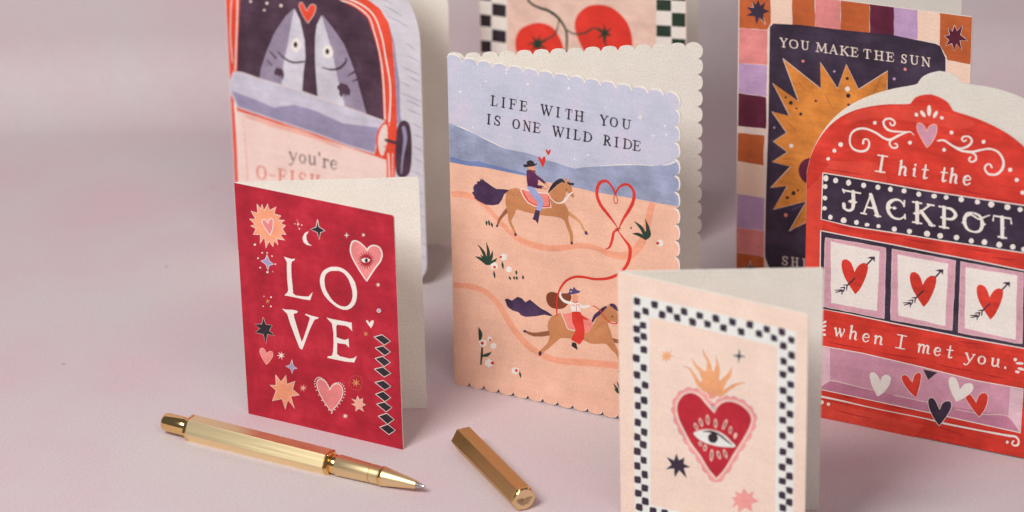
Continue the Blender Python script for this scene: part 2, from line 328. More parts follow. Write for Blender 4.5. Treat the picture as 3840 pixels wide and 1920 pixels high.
stars(A, .40373, [(238,637,11),(306,712,8),(352,713,7),(397,744,7),(267,763,8),(288,851,8),(428,819,7),(354,893,11),(403,888,6,'blush'),(608,443,5),(673,455,6),(650,490,7),(632,410,4),(638,447,16,'white','four',1.8),(1090,550,28,'white','four',1.1),
 (1247,547,22,'white','ast'),(1383,1010,25,'white','ast'),(322,1117,5),(388,1125,8),(315,1210,6),(386,1210,8),(357,1162,25,'tan','ast'),(1388,1250,20),(1388,1250,14,'lilac')])
p.motif('lilac_star')
p.poly(A((350,730),(372,788),(413,818),(370,830),(360,880),(340,820),(293,788),(335,775)), 'lilac', 2, line='white', lw=2.4)
p.motif('black_star')
p.poly(B((292,68),(315,130),(370,138),(345,180),(390,228),(330,212),(315,298),(295,215),(225,200),(265,165),(222,128),(282,128)), 'black', 2, line='white', lw=2.4)
p.motif('lilac_star')
p.poly(B((540,435),(552,485),(587,510),(552,515),(542,555),(528,512),(485,490),(525,480)), 'lilac', 2, line='white', lw=1.8)
stars(B, .43478, [(447,397,38,'white','ast'),(637,678,36,'blush','ast'),(1092,633,44,'tan','ast'),(1000,920,26,'white','ast'),(1177,212,26,'tan','ast')])
x, y = B((1092,633))[0]; p.motif('dotted_ring', True)
for i in range(16): p.dot(x+25*cos(i*pi/8), y+27*sin(i*pi/8), 1.5, 'tan', 2, n=6)
p.motif('printed_heart')
h = B((320,475),(290,430),(265,375),(268,340),(290,335),(310,355),(320,385),(345,362),(372,368),(375,400),(350,445)); p.heart(h[0], h[1:6], h[6], h[7:], 'pink', 2, 'blush', 2.4)
p.motif('beaded_heart')
h = B((880,880),(820,800),(768,700),(755,640),(770,605),(800,602),(835,630),(855,665),(868,695),(890,655),(930,640),(965,660),(980,710),(965,770),(925,830))
Q = p.heart(h[0], h[1:8], h[8], h[9:], 'pink', 2, 'white', 3.2)
for i in range(0, len(Q), 2):
    cx, cy = B((868,730))[0]; q = Q[i]; p.dot(cx+(q[0]-cx)*1.16, cy+(q[1]-cy)*1.1, 2.3, 'white', 2, n=7)
p.motif('printed_heart')
h = B((1222,162),(1195,125),(1180,100),(1192,95),(1213,120),(1222,100),(1245,97),(1240,130)); p.heart(h[0], h[1:4], h[4], h[5:], 'white', 2)
p.motif('orange_star')
p.poly(B((400,565),(447,625),(490,568),(498,645),(567,620),(545,690),(606,738),(530,750),(562,855),(505,780),(483,862),(455,770),(372,790),(405,700),(350,652),(405,655)), 'peach', 2, line='white', lw=2.6)
p.motif('pink_star')
p.poly(B((1105,747),(1125,780),(1152,765),(1148,805),(1177,822),(1142,838),(1160,882),(1118,855),(1090,878),(1092,835),(1055,818),(1090,808),(1055,770),(1095,785)), 'blush', 2, line='white', lw=1.8)
for c in ((1320,265),(1325,355),(1325,447),(1325,541),(1328,655),(1328,752),(1337,843),(1355,943),(1367,1037)):
    p.motif('printed_diamond'); j = lambda: random.uniform(-4, 4)
    p.poly(B(*[(c[0]+a+j(), c[1]+b+j()) for a, b in ((-70,-23),(0,-44),(68,8),(14,45))]), 'black', 2, line='white', lw=2.8)
p.end()

# ================================================================== 2 wild ride card, scalloped
e, p, pb = card('scallop-edged card of two horse riders and a ribbon heart, lettered LIFE WITH YOU', G, (-.2518, 13.1227), -.4975, .0911, (.0027, .0168), 1.05, 1.48, scallop, 'sand', .005)
A = F(1660, 140, .40373); B = F(1660, 600, .40373); C = F(1660, 1060, .41935)
def above(p, div, col, layer):
    """the part of the leaf above a left-to-right dividing line"""
    L = [p.loc(q) for q in div]; O = p.outline; zl, zr = L[0][1], L[-1][1]
    up = [q for q in O if (q[0] > p.w*.5 and q[1] > zr) or (q[0] <= p.w*.5 and q[1] > zl)]
    n = len(up); k = next((i for i in range(n) if up[i][0] > p.w-.06 and up[i][1] < zr+.12), 0)
    L[0] = (0, zl); L[-1] = (p.w-.012, zr); p.local(L+[(x*.995, z*.9965) for x, z in up], col, layer)
d1 = A((60,795),(130,825),(200,850),(280,890),(380,940),(480,990),(580,1035),(680,1055),(780,1075),(880,1105),(960,1140),(1060,1165),(1150,1200),(1230,1220),(1330,1205),(1450,1200),(1600,1190),(1800,1185),(1950,1195),(2100,1180),(2170,1155),(2215,1190))
d2 = B((65,20),(150,35),(240,55),(330,60),(450,80),(560,105),(680,130),(780,150),(900,190),(1030,215),(1150,240),(1270,262),(1400,295),(1550,320),(1700,345),(1850,370),(2000,400),(2200,435))
p.motif('printed_hills'); above(p, d2, 'hill', .6)
p.poly(A((72,1105),(110,1115),(180,1140),(260,1155),(340,1150),(430,1180),(520,1200),(640,1230),(770,1262),(770,1280),(600,1250),(400,1210),(240,1190),(78,1160)), 'hillshade', 1.0)
p.motif('printed_sky'); above(p, d1, 'sky', 1.4)
p.stroke(A((130,823),(200,848),(285,890)), [1.5, 5, 2], 'white', 2); p.stroke(A((340,918),(460,975),(580,1033)), [1.5, 4, 1.5], 'white', 2)
p.stroke(A((1460,1195),(1600,1186),(1800,1183),(1960,1194)), [1.5, 3.5, 3, 2], 'white', 2); p.stroke(A((2040,1190),(2110,1178),(2175,1152),(2200,1168)), [1.5, 4, 3, 2], 'white', 2)
for s_ in ((163,503,20,1.6),(1835,742,26,1.7),(1955,915,22,1.6)):
    p.motif('printed_star'); x, y = A(s_[:2])[0]; p.star(x, y, s_[2]*.4, s_[2]*.09, 4, 'white', 2.4, ysc=s_[3], jit=.03)
p.motif('printed_dots', True)
for s_ in ((590,303,9),(590,335,9),(400,408,9),(350,448,6),(362,477,5),(790,437,11),(1170,472,12),(1780,592,6),(1513,657,7),(2065,822,10),(2077,902,11),(1225,1127,9),(1355,1093,10),(280,835,8),(630,925,5)):
    x, y = A(s_[:2])[0]; p.dot(x, y, s_[2]*.40, 'white', 2.4, n=8)
p.motif('printed_path')
p.stroke(B((84,320),(200,320),(330,370),(430,460),(520,560),(620,660),(720,740),(850,790),(1000,820),(1150,810),(1280,795),(1400,810),(1550,870),(1700,890),(1800,830),(1860,740),(1900,600),(1930,470),(1950,402)), [24,24,22,20,20,22,26,26,24,24,24,22,26,32,34,30,28,26,24], 'track', .8, cap=False)
p.motif('printed_path')
p.stroke(C((98,20),(250,35),(380,80),(480,170),(560,290),(620,390),(700,500),(800,590),(900,650),(1020,695),(1200,710),(1400,725),(1600,745)), [24,24,24,24,26,28,30,28,26,26,28,28,28], 'track', .8, cap=False)
p.stroke(B((780,822),(900,858),(1030,875),(1150,855)), [1, 2.6, 2.6, 1], 'palerose', 1.5)
p.motif('horse')
p.stroke(B((600,465),(560,510),(530,550),(515,590),(506,612)), [17,13,10,8,6], 'horsedark', 1.6); p.dot(*B((506,612))[0], 4.4, 'tail', 3)
p.stroke(B((1165,490),(1240,545),(1285,590),(1308,640),(1330,675)), [16,13,10,8,7], 'horselight', 1.6); p.poly(B((1318,662),(1338,658),(1354,692),(1322,693)), 'tail', 3)
p.poly(B((585,340),(600,290),(650,265),(710,268),(800,320),(900,340),(980,310),(1010,290),(1050,250),(1090,215),(1130,205),(1170,215),(1198,250),(1205,290),(1222,335),(1210,348),(1185,330),(1175,310),(1148,300),(1140,330),(1122,380),(1155,440),(1172,490),(1168,560),(1195,640),(1212,700),(1208,780),(1190,780),(1180,700),(1150,620),(1125,560),(1060,530),(940,515),(850,500),(760,480),(690,460),(670,500),(640,560),(650,600),(685,680),(685,700),(668,700),(655,660),(612,570),(605,500),(595,450),(585,400)), 'horse', 2, smooth=True)
p.poly(B((620,278),(560,270),(500,268),(460,245),(420,215),(390,195),(365,165),(370,190),(345,170),(350,195),(318,200),(322,222),(300,225),(283,255),(290,290),(272,300),(300,345),(290,350),(330,380),(400,415),(470,420),(520,410),(550,370),(570,320),(605,290)), 'tail', 3)
for s_ in ((200,330,250),(350,330,220)): pass
for a, b in (((320,230),(420,330)),((300,310),(400,390)),((360,210),(450,300)),((400,330),(500,400))): p.stroke(B(a, b), [1, 3], 'plum', 3.5)
for q in ((640,290),(660,300),(650,320),(680,285),(690,310),(670,330),(710,300),(700,325),(630,310)): p.dot(*B(q)[0], 1.9, 'horsedark', 3, n=6)
p.dot(*B((1200,770))[0], 4.6, 'tail', 3, ry=6); p.dot(*B((677,692))[0], 5, 'tail', 3, ry=6); p.dot(*B((1150,272))[0], 2.6, 'black', 3)
p.stroke(B((985,298),(1020,250),(1060,210),(1105,188),(1128,205)), [5,14,16,14,8], 'black', 3)
p.poly(B((1130,155),(1155,178),(1165,215),(1142,210)), 'horse', 3); p.poly(B((1175,168),(1188,188),(1180,218),(1162,212)), 'horse', 3); p.stroke(B((1165,212),(1185,222),(1212,222)), [8,10,9], 'black', 3.5)
p.stroke(B((980,312),(1010,360),(1050,393),(1090,400),(1130,382),(1175,325),(1208,298)), [3.5,3,4,5,8,6,4], 'white', 3.5)
p.motif('saddle_blanket')
p.poly(B((716,262),(760,275),(860,300),(985,312),(1008,440),(930,445),(850,425),(790,395),(750,340)), 'coral', 3, line='white', lw=3.2)
p.stroke(B((748,285),(790,370),(850,410),(920,430),(992,425),(985,335)), 4.5, 'scarlet', 3.6)
p.motif('rider')
p.stroke(B((815,250),(860,320),(905,375),(900,440),(882,485)), [28,29,26,22,15], 'denim', 4)
p.poly(B((862,462),(905,470),(895,540),(885,592),(862,560),(835,550),(850,510)), 'tail', 4.4)
p.poly(B((795,60),(852,56),(860,78),(852,90),(862,108),(838,120),(812,108),(797,85)), 'skin', 4); p.poly(B((800,85),(830,92),(862,96),(864,112),(840,124),(812,108)), 'beard', 4.4)
p.poly(B((780,105),(800,92),(855,118),(875,145),(888,200),(870,238),(800,242),(783,190)), 'plum', 4.4, smooth=True)
p.stroke(B((868,150),(910,180),(955,218)), [13,12,10], 'plum', 4.2); p.stroke(B((825,225),(875,245),(930,252)), [16,15,11], 'plum', 4.8)
p.stroke(B((952,218),(972,240),(985,250)), [6,5,4], 'skin', 4.6); p.stroke(B((930,254),(955,270),(975,262)), [7,6,4], 'skin', 4.8); p.stroke(B((790,238),(845,243)), 4, 'black', 5)
p.poly(B((748,50),(762,40),(785,38),(778,22),(800,5),(820,2),(845,15),(855,35),(875,30),(873,42),(840,58),(800,62),(765,65)), 'black', 5, smooth=True)
p.motif('printed_heart')
h = A((982,1098),(965,1070),(958,1045),(965,1038),(982,1060),(990,1045),(1003,1045),(1000,1070)); p.heart(h[0], h[1:4], h[4], h[5:], 'scarlet', 2.6)
p.motif('printed_heart')
h = A((932,1210),(900,1150),(887,1115),(900,1108),(922,1140),(935,1110),(955,1115),(950,1160)); p.heart(h[0], h[1:4], h[4], h[5:], 'scarlet', 2.6)
p.motif('ribbon_heart')
p.stroke(B((1630,640),(1600,590),(1540,510),(1470,420),(1435,330),(1440,250),(1470,205),(1520,195),(1560,230),(1590,280),(1605,318)), [3,6,12,14,13,13,12,11,9,8,6], 'scarlet', 5)
p.stroke(B((1603,318),(1640,252),(1700,225),(1750,250),(1778,310),(1768,390),(1728,470),(1680,545),(1635,635)), [6,8,10,11,12,13,13,10,3], 'scarlet', 5.3)
p.stroke(B((1605,315),(1590,360),(1600,398),(1618,400),(1626,370),(1606,315)), 3.2, 'scarlet', 5.6)
p.stroke(B((1630,648),(1592,668),(1575,740),(1550,808),(1508,830)), [5,9,11,8,2], 'scarlet', 5)
p.stroke(B((1628,655),(1690,740),(1738,810),(1738,900),(1708,980),(1650,1045),(1550,1095),(1420,1106),(1320,1088),(1230,1085),(1150,1120),(1100,1180),(1075,1240),(1064,1285))+C((1022,150),(1020,230),(1022,295)), [4,9,14,13,12,11,11,10,10,10,9,8,7,7,6,6,4], 'scarlet', 5)
p.stroke(B((1608,640),(1650,632)), 4.5, 'reddark', 6); p.stroke(B((1618,655),(1642,650)), 4, 'reddark', 6)
p.motif('printed_plants', True)
def leaf(fr, b, t, wd, bend=0, col='green'):
    (bx, by), (tx, ty) = b, t; mx, my = (bx+tx)/2-(ty-by)*bend, (by+ty)/2+(tx-bx)*bend
    p.stroke(fr(b, (mx, my), t), [wd*.35*.4, wd*.4, .8], col, 3)
for t in ((1775,565),(1882,548),(1925,640),(1760,682),(1800,690),(1840,630)): leaf(B, (1885,738), t, 38, .12)
for t in ((325,780),(405,760),(465,840),(300,895),(508,910),(350,880)): leaf(B, (405,970), t, 36, .1)
for a, b in (((408,605),(408,560)),((435,608),(428,555)),((464,622),(450,578)),((562,1010),(553,940)),((485,1096),(475,1025)),((685,1062),(685,1022)),((630,1112),(618,1078)),((665,1108),(664,1078)),((690,1110),(688,1078)),((748,1106),(746,1070)),((1756,634),(1742,624))): leaf(B, a, b, 24)
leaf(C, (332,515), (320,395), 46, .1); p.stroke(C((355,570),(350,640),(342,730)), [7,10,6], 'green', 3); leaf(C, (345,655), (440,618), 34, .1); leaf(C, (698,848), (688,790), 22); leaf(C, (1590,990), (1525,900), 26); leaf(C, (1600,985), (1557,880), 22); leaf(C, (1600,1000), (1533,945), 34)
for fr, sc, L in ((B, .40373, ((568,900,36,540,900,12),(480,985,38,483,995,14),(615,1015,32,0,0,0),(2018,772,36,1998,772,15))), (C, .41935, ((360,540,38,355,540,16),(420,502,24,425,512,10),(455,565,31,0,0,0),(415,720,40,446,718,16),(650,787,36,660,785,14)))):
    for (x, y, r, dx, dy, dr) in L:
        p.motif('printed_flower'); q = fr((x, y))[0]; p.star(q[0], q[1], r*sc, r*sc*.82, 6, 'white', 3.6)
        if dr: p.dot(*fr((dx, dy))[0], dr*sc, 'scarlet', 4.2)
p.motif('horse')
p.stroke(C((950,450),(870,462),(800,460),(740,435)), [20,18,15,10], 'horsedark', 1.6); p.dot(*C((735,434))[0], 5.5, 'tail', 3)
p.stroke(C((1510,510),(1600,535)), [18,16], 'horsedark', 1.6)
p.poly(C((1040,275),(1060,280),(1130,400),(1250,430),(1330,400),(1370,330),(1420,260),(1470,215),(1510,210),(1560,260),(1582,290),(1582,335),(1560,358),(1510,345),(1480,370),(1500,430),(1520,500),(1560,590),(1592,650),(1600,790),(1580,790),(1560,660),(1500,590),(1465,550),(1420,545),(1330,545),(1250,510),(1150,500),(1090,495),(1050,500),(980,560),(900,625),(880,650),(862,640),(872,605),(925,555),(950,510),(955,460),(940,400),(945,350),(980,300)), 'horse', 2, smooth=True)
p.dot(*C((871,632))[0], 6, 'tail', 3, ry=9); p.dot(*C((1583,795))[0], 5, 'tail', 3); p.dot(*C((1518,302))[0], 3, 'black', 3)
p.poly(C((555,150),(580,140),(620,160),(670,125),(710,140),(740,175),(780,150),(830,190),(880,230),(940,260),(980,290),(975,300),(910,285),(830,300),(740,305),(700,290),(680,265),(620,245),(580,215)), 'tail', 3)
p.poly(C((1560,298),(1583,288),(1584,330),(1568,335)), 'scarlet', 3)
p.stroke(C((1340,345),(1365,300),(1400,270),(1430,240),(1462,215)), [8,14,15,13,8], 'tail', 3); p.stroke(C((1505,200),(1530,208),(1565,245)), [12,18,12], 'tail', 3)
p.poly(C((1468,228),(1480,188),(1495,225)), 'horse', 3.3)
for a in range(9): x = 1350+a*9; y = 420-a*9; p.stroke(C((x, y), (x+14, y+12)), 1.6, 'horsedark', 3)
p.motif('saddle_blanket')
p.poly(C((1065,280),(1200,265),(1310,320),(1345,370),(1310,450),(1240,440),(1120,410)), 'coral', 3); p.stroke(C((1065,280),(1095,350),(1122,412),(1190,430)), 3, 'white', 3.5)
p.motif('rider')
p.poly(C((930,110),(970,82),(1040,95),(1130,98),(1150,140),(1100,215),(1040,235),(970,220),(932,170)), 'hair', 3.6, smooth=True)
p.poly(C((1155,255),(1225,255),(1245,290),(1312,338),(1255,325),(1270,430),(1265,500),(1225,552),(1150,510),(1190,420),(1160,350)), 'scarlet', 4)
p.poly(C((1145,190),(1180,178),(1228,185),(1235,258),(1150,258)), 'white', 4.2)
p.stroke(C((1155,185),(1090,165),(1055,125),(1052,88)), [13,12,11,8], 'white', 4); p.stroke(C((1225,200),(1262,218),(1310,206)), [11,12,8], 'white', 4)
p.dot(*C((1185,132))[0], 11, 'skin', 4.6, ry=13); p.stroke(C((1165,165),(1187,175),(1205,165)), 4, 'scarlet', 4.8); p.stroke(C((1195,190),(1197,255)), 2.4, 'scarlet', 5); p.stroke(C((1150,205),(1170,195),(1178,212)), 2, 'scarlet', 5); p.stroke(C((1205,200),(1222,195),(1220,220)), 2, 'scarlet', 5)
p.poly(C((1100,100),(1130,88),(1138,50),(1162,60),(1175,35),(1195,62),(1214,70),(1232,72),(1222,90),(1150,105)), 'purple', 5)
for q in ((1150,78),(1172,74),(1192,76)): p.dot(*C(q)[0], 2.4, 'white', 5.3, n=6)
p.poly(C((1160,530),(1195,540),(1208,602),(1152,565)), 'black', 4.4)
p.stroke(C((1345,205),(1400,240),(1450,310),(1500,355),(1550,366),(1580,335)), 4.2, 'scarlet', 4.8)
p.text(A, [('L',447,507),('I',545,580),('F',617,682),('E',715,782),('W',910,1020),('I',1053,1086),('T',1140,1200),('H',1225,1310),('Y',1460,1534),('O',1553,1625),('U',1665,1745)], 475, 634, .1775, 88, 'black', .40373, T=.20, t=.10, slant=.05)
p.text(A, [('I',410,444),('S',478,536),('O',648,715),('N',748,818),('E',836,905),('W',1018,1128),('I',1147,1181),('L',1215,1276),('D',1305,1385),('R',1492,1562),('I',1595,1632),('D',1675,1757),('E',1765,1835)], 425, 803, .180, 88, 'black', .40373, T=.20, t=.10, slant=.05)
p.end()

# ================================================================== 3 sacred heart card in front
e, p, pb = card('small cream card with checked border and a flaming red eye heart, nearest the camera', G, (.407, 11.945), -.480, -.02, (-.010, -.10), .775, 1.09, rect, 'ivory')
A = F(2300, 1000, .35714); B = F(2300, 1440, .37267)
u0, v0 = p.loc(A((202,312))[0]); u1, v1 = p.loc(A((1922,655))[0]); a0, b0 = p.loc(A((378,535))[0]); a1, b1 = p.loc(A((1722,828))[0])
ot, it = (v0+v1)/2, (b0+b1)/2; ob = p.h-ot+0; ib = p.loc(B((378,1212))[0])[1]; ob = ib-(ot-it)
p.motif('checked_border')
p.local([(u0, ob), (u1, ob), (u1, ot), (u0, ot)], 'milk', .6); p.local([(a0, ib), (a1, ib), (a1, it), (a0, it)], 'ivory', 1.2)
chk = [A(q)[0] for q in ((248,360),(248,505),(246,655),(248,770),(241,960),(249,1137),(338,470),(315,615),(318,732),(322,872),(318,1060),(334,1243),(432,398),(590,450),(742,473),(905,512),(1078,543),(1250,580),(1432,608),(1612,655),(1770,685),(512,505),(670,535),(830,580),(990,603),(1158,642),(1342,683),(1530,705),(1688,750),(1785,830),(1790,993),(1782,1130),(1868,770),(1872,930),(1865,1080),(1860,1238))]
chk += [B(q)[0] for q in ((245,65),(248,218),(248,385),(243,533),(242,680),(242,822),(248,965),(252,1098),(262,1238),(310,162),(310,305),(308,483),(300,612),(305,765),(317,912),(317,1045),(323,1180),(400,1275),(520,1300),(1708,65),(1703,218),(1708,365),(1705,518),(1708,682),(1700,838),(1702,978),(1700,1120),(1705,1245),(1778,155),(1780,305),(1780,460),(1782,612),(1770,777),(1770,925),(1772,1070),(1772,1190))]
for x, y in chk:
    p.motif('printed_check'); j = lambda: random.uniform(-1.6, 1.6); r = 12.8; k = 13.4
    p.poly([(x+dx*r+j(), y+dy*k+dx*2.6+j()) for dx, dy in ((-1,-.7),(-.7,-1),(.6,-1),(1,-.7),(1,.75),(.75,1),(-.7,1),(-1,.6))], 'check', 2, smooth=False)
p.motif('orange_star'); x, y = A((560,938))[0]; p.star(x, y, 40, 16, 8, 'milk', 1.6); p.star(x, y, 32, 12, 8, 'amber', 2)
p.motif('dark_star'); x, y = A((1320,938))[0]; p.star(x, y, 34, 9, 4, 'milk', 1.6, rot=.08, jit=.02); p.star(x, y, 28, 6, 4, 'check', 2, rot=.08, ysc=1.1, jit=.04)
p.motif('flames')
fl = [((715,1040),(800,1070),(870,1180),(940,1300)),((815,940),(860,1030),(930,1110),(980,1250)),((938,835),(955,920),(1000,1000),(1010,1120),(1010,1280)),((1070,915),(1092,1010),(1090,1100),(1060,1250)),((1245,1045),(1220,1130),(1160,1200),(1100,1310)),((1385,1220),(1300,1232),(1200,1290),(1120,1360))]
fw_ = [(2,10,18,26),(2,12,22,30),(2,10,16,28,40),(2,12,22,28),(3,16,24,30),(6,11,16,20)]
for f, q in zip(fl, fw_): p.stroke(A(*f), [v+8 for v in q], 'milk', 1.6)
for f, q in zip(fl, fw_): p.stroke(A(*f), list(q), 'amber', 2.2)
p.poly(A((958,1100),(1005,1060),(1060,1110),(1105,1180),(1120,1290),(1060,1380),(960,1380),(915,1290),(930,1190)), 'amberpink', 2.8, smooth=True)
p.motif('eye_heart')
h = B((1037,945),(960,850),(880,720),(790,600),(720,470),(660,340),(645,220),(690,130),(770,90),(860,120),(940,210),(1018,295),(1060,220),(1130,180),(1220,185),(1320,240),(1385,330),(1370,430),(1300,560),(1210,700),(1120,850))
P0 = catmull(h[:12], False, 8)[:-1]+catmull(h[11:]+[h[0]], False, 8)[:-1]
def off(P, d, sc=0, per=9):
    out = []; n = len(P)
    for i in range(n):
        a = Vector(P[(i-4) % n]); b = Vector(P[(i+4) % n]); t = (b-a).normalized(); nn = Vector((t.y, -t.x)); q = Vector(P[i])-nn*(d+(sc*abs(sin(pi*i/per*1.0)) if sc else 0))*(-1 if OFFS else 1)
        out.append(q[:])
    return out
ar = sum(P0[i-1][0]*P0[i][1]-P0[i][0]*P0[i-1][1] for i in range(len(P0))); OFFS = ar > 0
p.poly(off(P0, 20, 9, 6), 'milk', 3.2); p.poly(off(P0, 17, 8, 6), 'flesh', 3.6); p.poly(off(P0, 6.5), 'milk', 4.0); p.poly(off(P0, 3.5), 'palerose', 4.3); p.poly(P0, 'heartred', 4.6)
p.motif('printed_eye')
p.poly(B((808,490),(870,462),(960,452),(1060,476),(1150,540),(1230,625),(1150,635),(1050,624),(930,592),(850,545)), 'milk', 5.2, smooth=True)
p.stroke(B((812,488),(880,462),(960,455),(1050,474),(1130,520),(1200,590)), 2.5, 'flesh', 5.8)
p.stroke(B((900,478),(980,478),(1060,505),(1130,560),(1195,615)), [3,9,9,8,3], 'black', 6); p.dot(*B((1003,542))[0], 19, 'black', 6.2, n=16)
for (x, y, l, r) in ((833,428,15,-.4),(883,385,17,-.3),(950,358,20,-.1),(1030,395,18,0),(1122,407,22,.4),(1180,462,15,.1),(1228,520,12,.3),(875,602,10,-.3),(925,642,13,.1),(990,715,24,.05),(1062,712,18,-.3),(1127,702,18,-.3)):
    q = B((x, y))[0]; p.dot(q[0], q[1], 6.5, 'palerose', 5.2, ry=l, rot=r); p.dot(q[0], q[1], 2.8, 'check', 5.6, ry=l*.6, rot=r)
p.motif('dark_star')
st = B((637,695),(660,765),(717,738),(710,800),(778,838),(712,845),(740,950),(665,870),(618,940),(610,850),(530,858),(585,810),(535,730),(610,768)); p.poly(st, 'check', 2.4, line='milk', lw=4); p.poly(st, 'check', 3.4)
p.motif('pink_star')
st = B((1315,1045),(1360,1105),(1420,1070),(1400,1140),(1475,1180),(1395,1205),(1400,1290),(1330,1245),(1260,1300),(1250,1215),(1190,1245),(1225,1185),(1185,1140),(1245,1130),(1215,1075),(1285,1100)); p.poly(st, 'flesh', 2.4, line='milk', lw=7); p.poly(st, 'flesh', 3.4)
p.end()

# ================================================================== 4 slot machine card
A = F(3000, 260, .46589); B = F(3000, 820, .38817); C = F(3000, 1260, .38817)
tmp = Panel('probe', camo, (1.1987, 12.774), -.4878, (-.0102, .0009), 1.05, 1.48, rect, M('paper')); bpy.data.objects.remove(tmp.o)
hl = [tmp.loc(q) for q in A((55,830),(75,740),(110,640),(160,550),(230,460),(320,385),(430,330),(560,295),(700,278),(850,275),(875,255),(905,220),(960,200),(1025,195))]
W2 = 1.05/2; k = W2/hl[-1][0]; hl = [(max(0, x*1.0), z) for x, z in hl]; hl = [(x*(1+(k-1)*x/hl[-1][0]), z) for x, z in hl]
hl = [(x, z) for x, z in catmull(hl, False, 3)]
def arch(w, h):
    R = [(w-x, z) for x, z in hl]
    return [(0, 0), (w-.03, 0), (w-.009, .009), (w, .03)]+R+[(x, z) for x, z in hl[::-1][1:]]
e, p, pb = card('red arch-topped slot machine card lettered I hit the JACKPOT when I met you.', G, (1.1987, 12.774), -.4878, .0, (-.0102, .0009), 1.05, 1.48, arch, 'red')
p.motif('light_brush_patches', True)
p.poly(A((57,960),(135,900),(180,840),(180,1288),(60,1288)), 'redlight', .5); p.poly(A((380,370),(560,310),(850,290),(1100,320),(1400,420),(1300,480),(1000,430),(600,390),(380,440)), 'redlight', .5, smooth=True); p.poly(A((250,740),(600,760),(700,900),(500,880),(200,835),(230,770)), 'redlight', .5, smooth=True)
p.poly(B((60,0),(200,0),(190,500),(50,500)), 'redlight', .5)
p.poly(C((193,610),(500,690),(900,790),(1200,860),(1100,985),(700,890),(192,780)), 'redlight', .5)
p.motif('dark_brush_lines', True)
for (a, b) in (((200,855-60),(520,850)),((700,905),(1000,960)),((1400,1010),(1800,1075)),((1250,960),(1500,1010))): p.stroke(A(a, ((a[0]+b[0])/2, (a[1]+b[1])/2+4), b), [1, 5, 1], 'reddark', .8)
for (a, b) in (((280,50),(560,110)),((700,130),(1000,170)),((1000,190),(1300,240)),((1600,285),(1900,320)),((1850,370),(2100,400)),((800,1010),(1050,1050)),((1500,1180),(1800,1215))): p.stroke(B(a, ((a[0]+b[0])/2, (a[1]+b[1])/2+6), b), [1, 5, 1], 'reddark', .8)
for (a, b) in (((250,50),(600,120)),((750,150),(1150,220)),((1300,270),(1750,350)),((1750,360),(2000,410)),((400,575),(540,600)),((820,665),(1100,715)),((1300,860),(1600,960)),((300,700),(700,800))): p.stroke(C(a, ((a[0]+b[0])/2, (a[1]+b[1])/2+6), b), [1, 5, 1], 'reddark', .8)
p.motif('lettered_band')
band = A((185,833),(400,868),(700,920),(1000,975),(1300,1020),(1803,1095),(1850,1104))+B((2220,340),(2164,330),(1600,245),(1300,200),(1000,150),(500,75),(205,5))
p.poly(band, 'navy', 1.4, line='white', lw=4)
for q in ((208,877,21,26),(287,895,20,22),(392,912,21,24),(513,933,20,22),(628,950,20,21),(728,965,19,21),(838,978,20,20),(957,1005,20,21),(1080,1020,22,19),(1177,1030,20,19),(1298,1047,22,22),(1428,1067,21,21),(1540,1087,25,25),(1670,1108,25,24),(1773,1128,21,20),(203,943,20,21),(201,1035,20,19),(197,1118,19,18),(245,1190,18,20),(352,1215,24,23),(455,1232,20,20),(540,1250,20,15),(632,1262,17,16),(1836,1180,18,18),(1836,1270,18,18)):
    p.motif('printed_bulb'); x, y = A(q[:2])[0]; p.dot(x, y, q[2]*.466, 'white', 2.4, ry=q[3]*.466, n=12)
for q in ((912,100,26),(1058,122,25),(1228,145,30),(1355,165,28),(1513,182,26),(1655,213,25),(1782,227,28),(1925,252,28),(2057,272,26),(2160,295,24)):
    p.motif('printed_bulb'); x, y = B(q[:2])[0]; p.dot(x, y, q[2]*.388, 'white', 2.4, n=12)
p.text(A, [('J',330,490),('A',495,645),('C',692,852),('K',905,1080),('P',1118,1268),('O',1310,1482),('T',1555,1702)], 560, 1168, .172, 162, 'white', .46589, T=.19, t=.09)
p.motif('letter_spurs', True)
for c in ((408,1062),(442,1068),(722,1110),(930,1158),(1148,1190),(1320,1232),(1478,1245),(1632,1275),(760,1115),(600,1105)):
    x, y = A(c)[0]; p.poly([(x-10, y), (x, y-7), (x+10, y+1), (x, y+7)], 'white', 4.6)
p.stroke(A((1345,1185),(1380,1170),(1440,1205),(1480,1190),(1530,1172)), [4,7,7,6,3], 'white', 4.8)
p.text(A, [('I',600,692,128),('h',787,857,112),('i',893,936,112),('t',972,1028,118),('t',1122,1180,118),('h',1198,1264,112),('e',1308,1372,118)], 640, 823, .150, 112, 'white', .46589, T=.155, t=.085, slant=.16)
p.text(B, [('w',322,432),('h',468,548),('e',598,668),('n',708,796),('I',915,1020),('m',1130,1250),('e',1290,1358),('t',1408,1472),('y',1588,1680),('o',1712,1790),('u',1838,1926),('.',1965,2000)], 380, 1138, .193, 124, 'white', .38817, T=.155, t=.085, slant=.16)
p.motif('printed_heart')
h = A((1020,630),(980,560),(945,490),(945,440),(970,432),(1000,455),(1020,500),(1040,460),(1080,442),(1102,460),(1095,520),(1060,590)); p.heart(h[0], h[1:6], h[6], h[7:], 'tray', 2, 'blush', 3.6)
p.motif('scroll_ornament', True)
for q in ((1040,332,17,44,0),(990,358,14,32,-.6),(1090,362,14,32,.5),(938,365,14,17,-.5),(1142,390,15,13,.3)):
    x, y = A(q[:2])[0]; p.dot(x, y, q[2]*.466, 'white', 2, ry=q[3]*.466, rot=q[4], n=12)
for q in ((603,430,15),(885,590,16),(328,605,19),(278,655,16),(227,720,15),(1220,508,16),(1478,583,16),(1160,647,15),(1692,808,17),(1745,890,17),(1792,992,17)): p.dot(*A(q[:2])[0], q[2]*.466, 'white', 2)
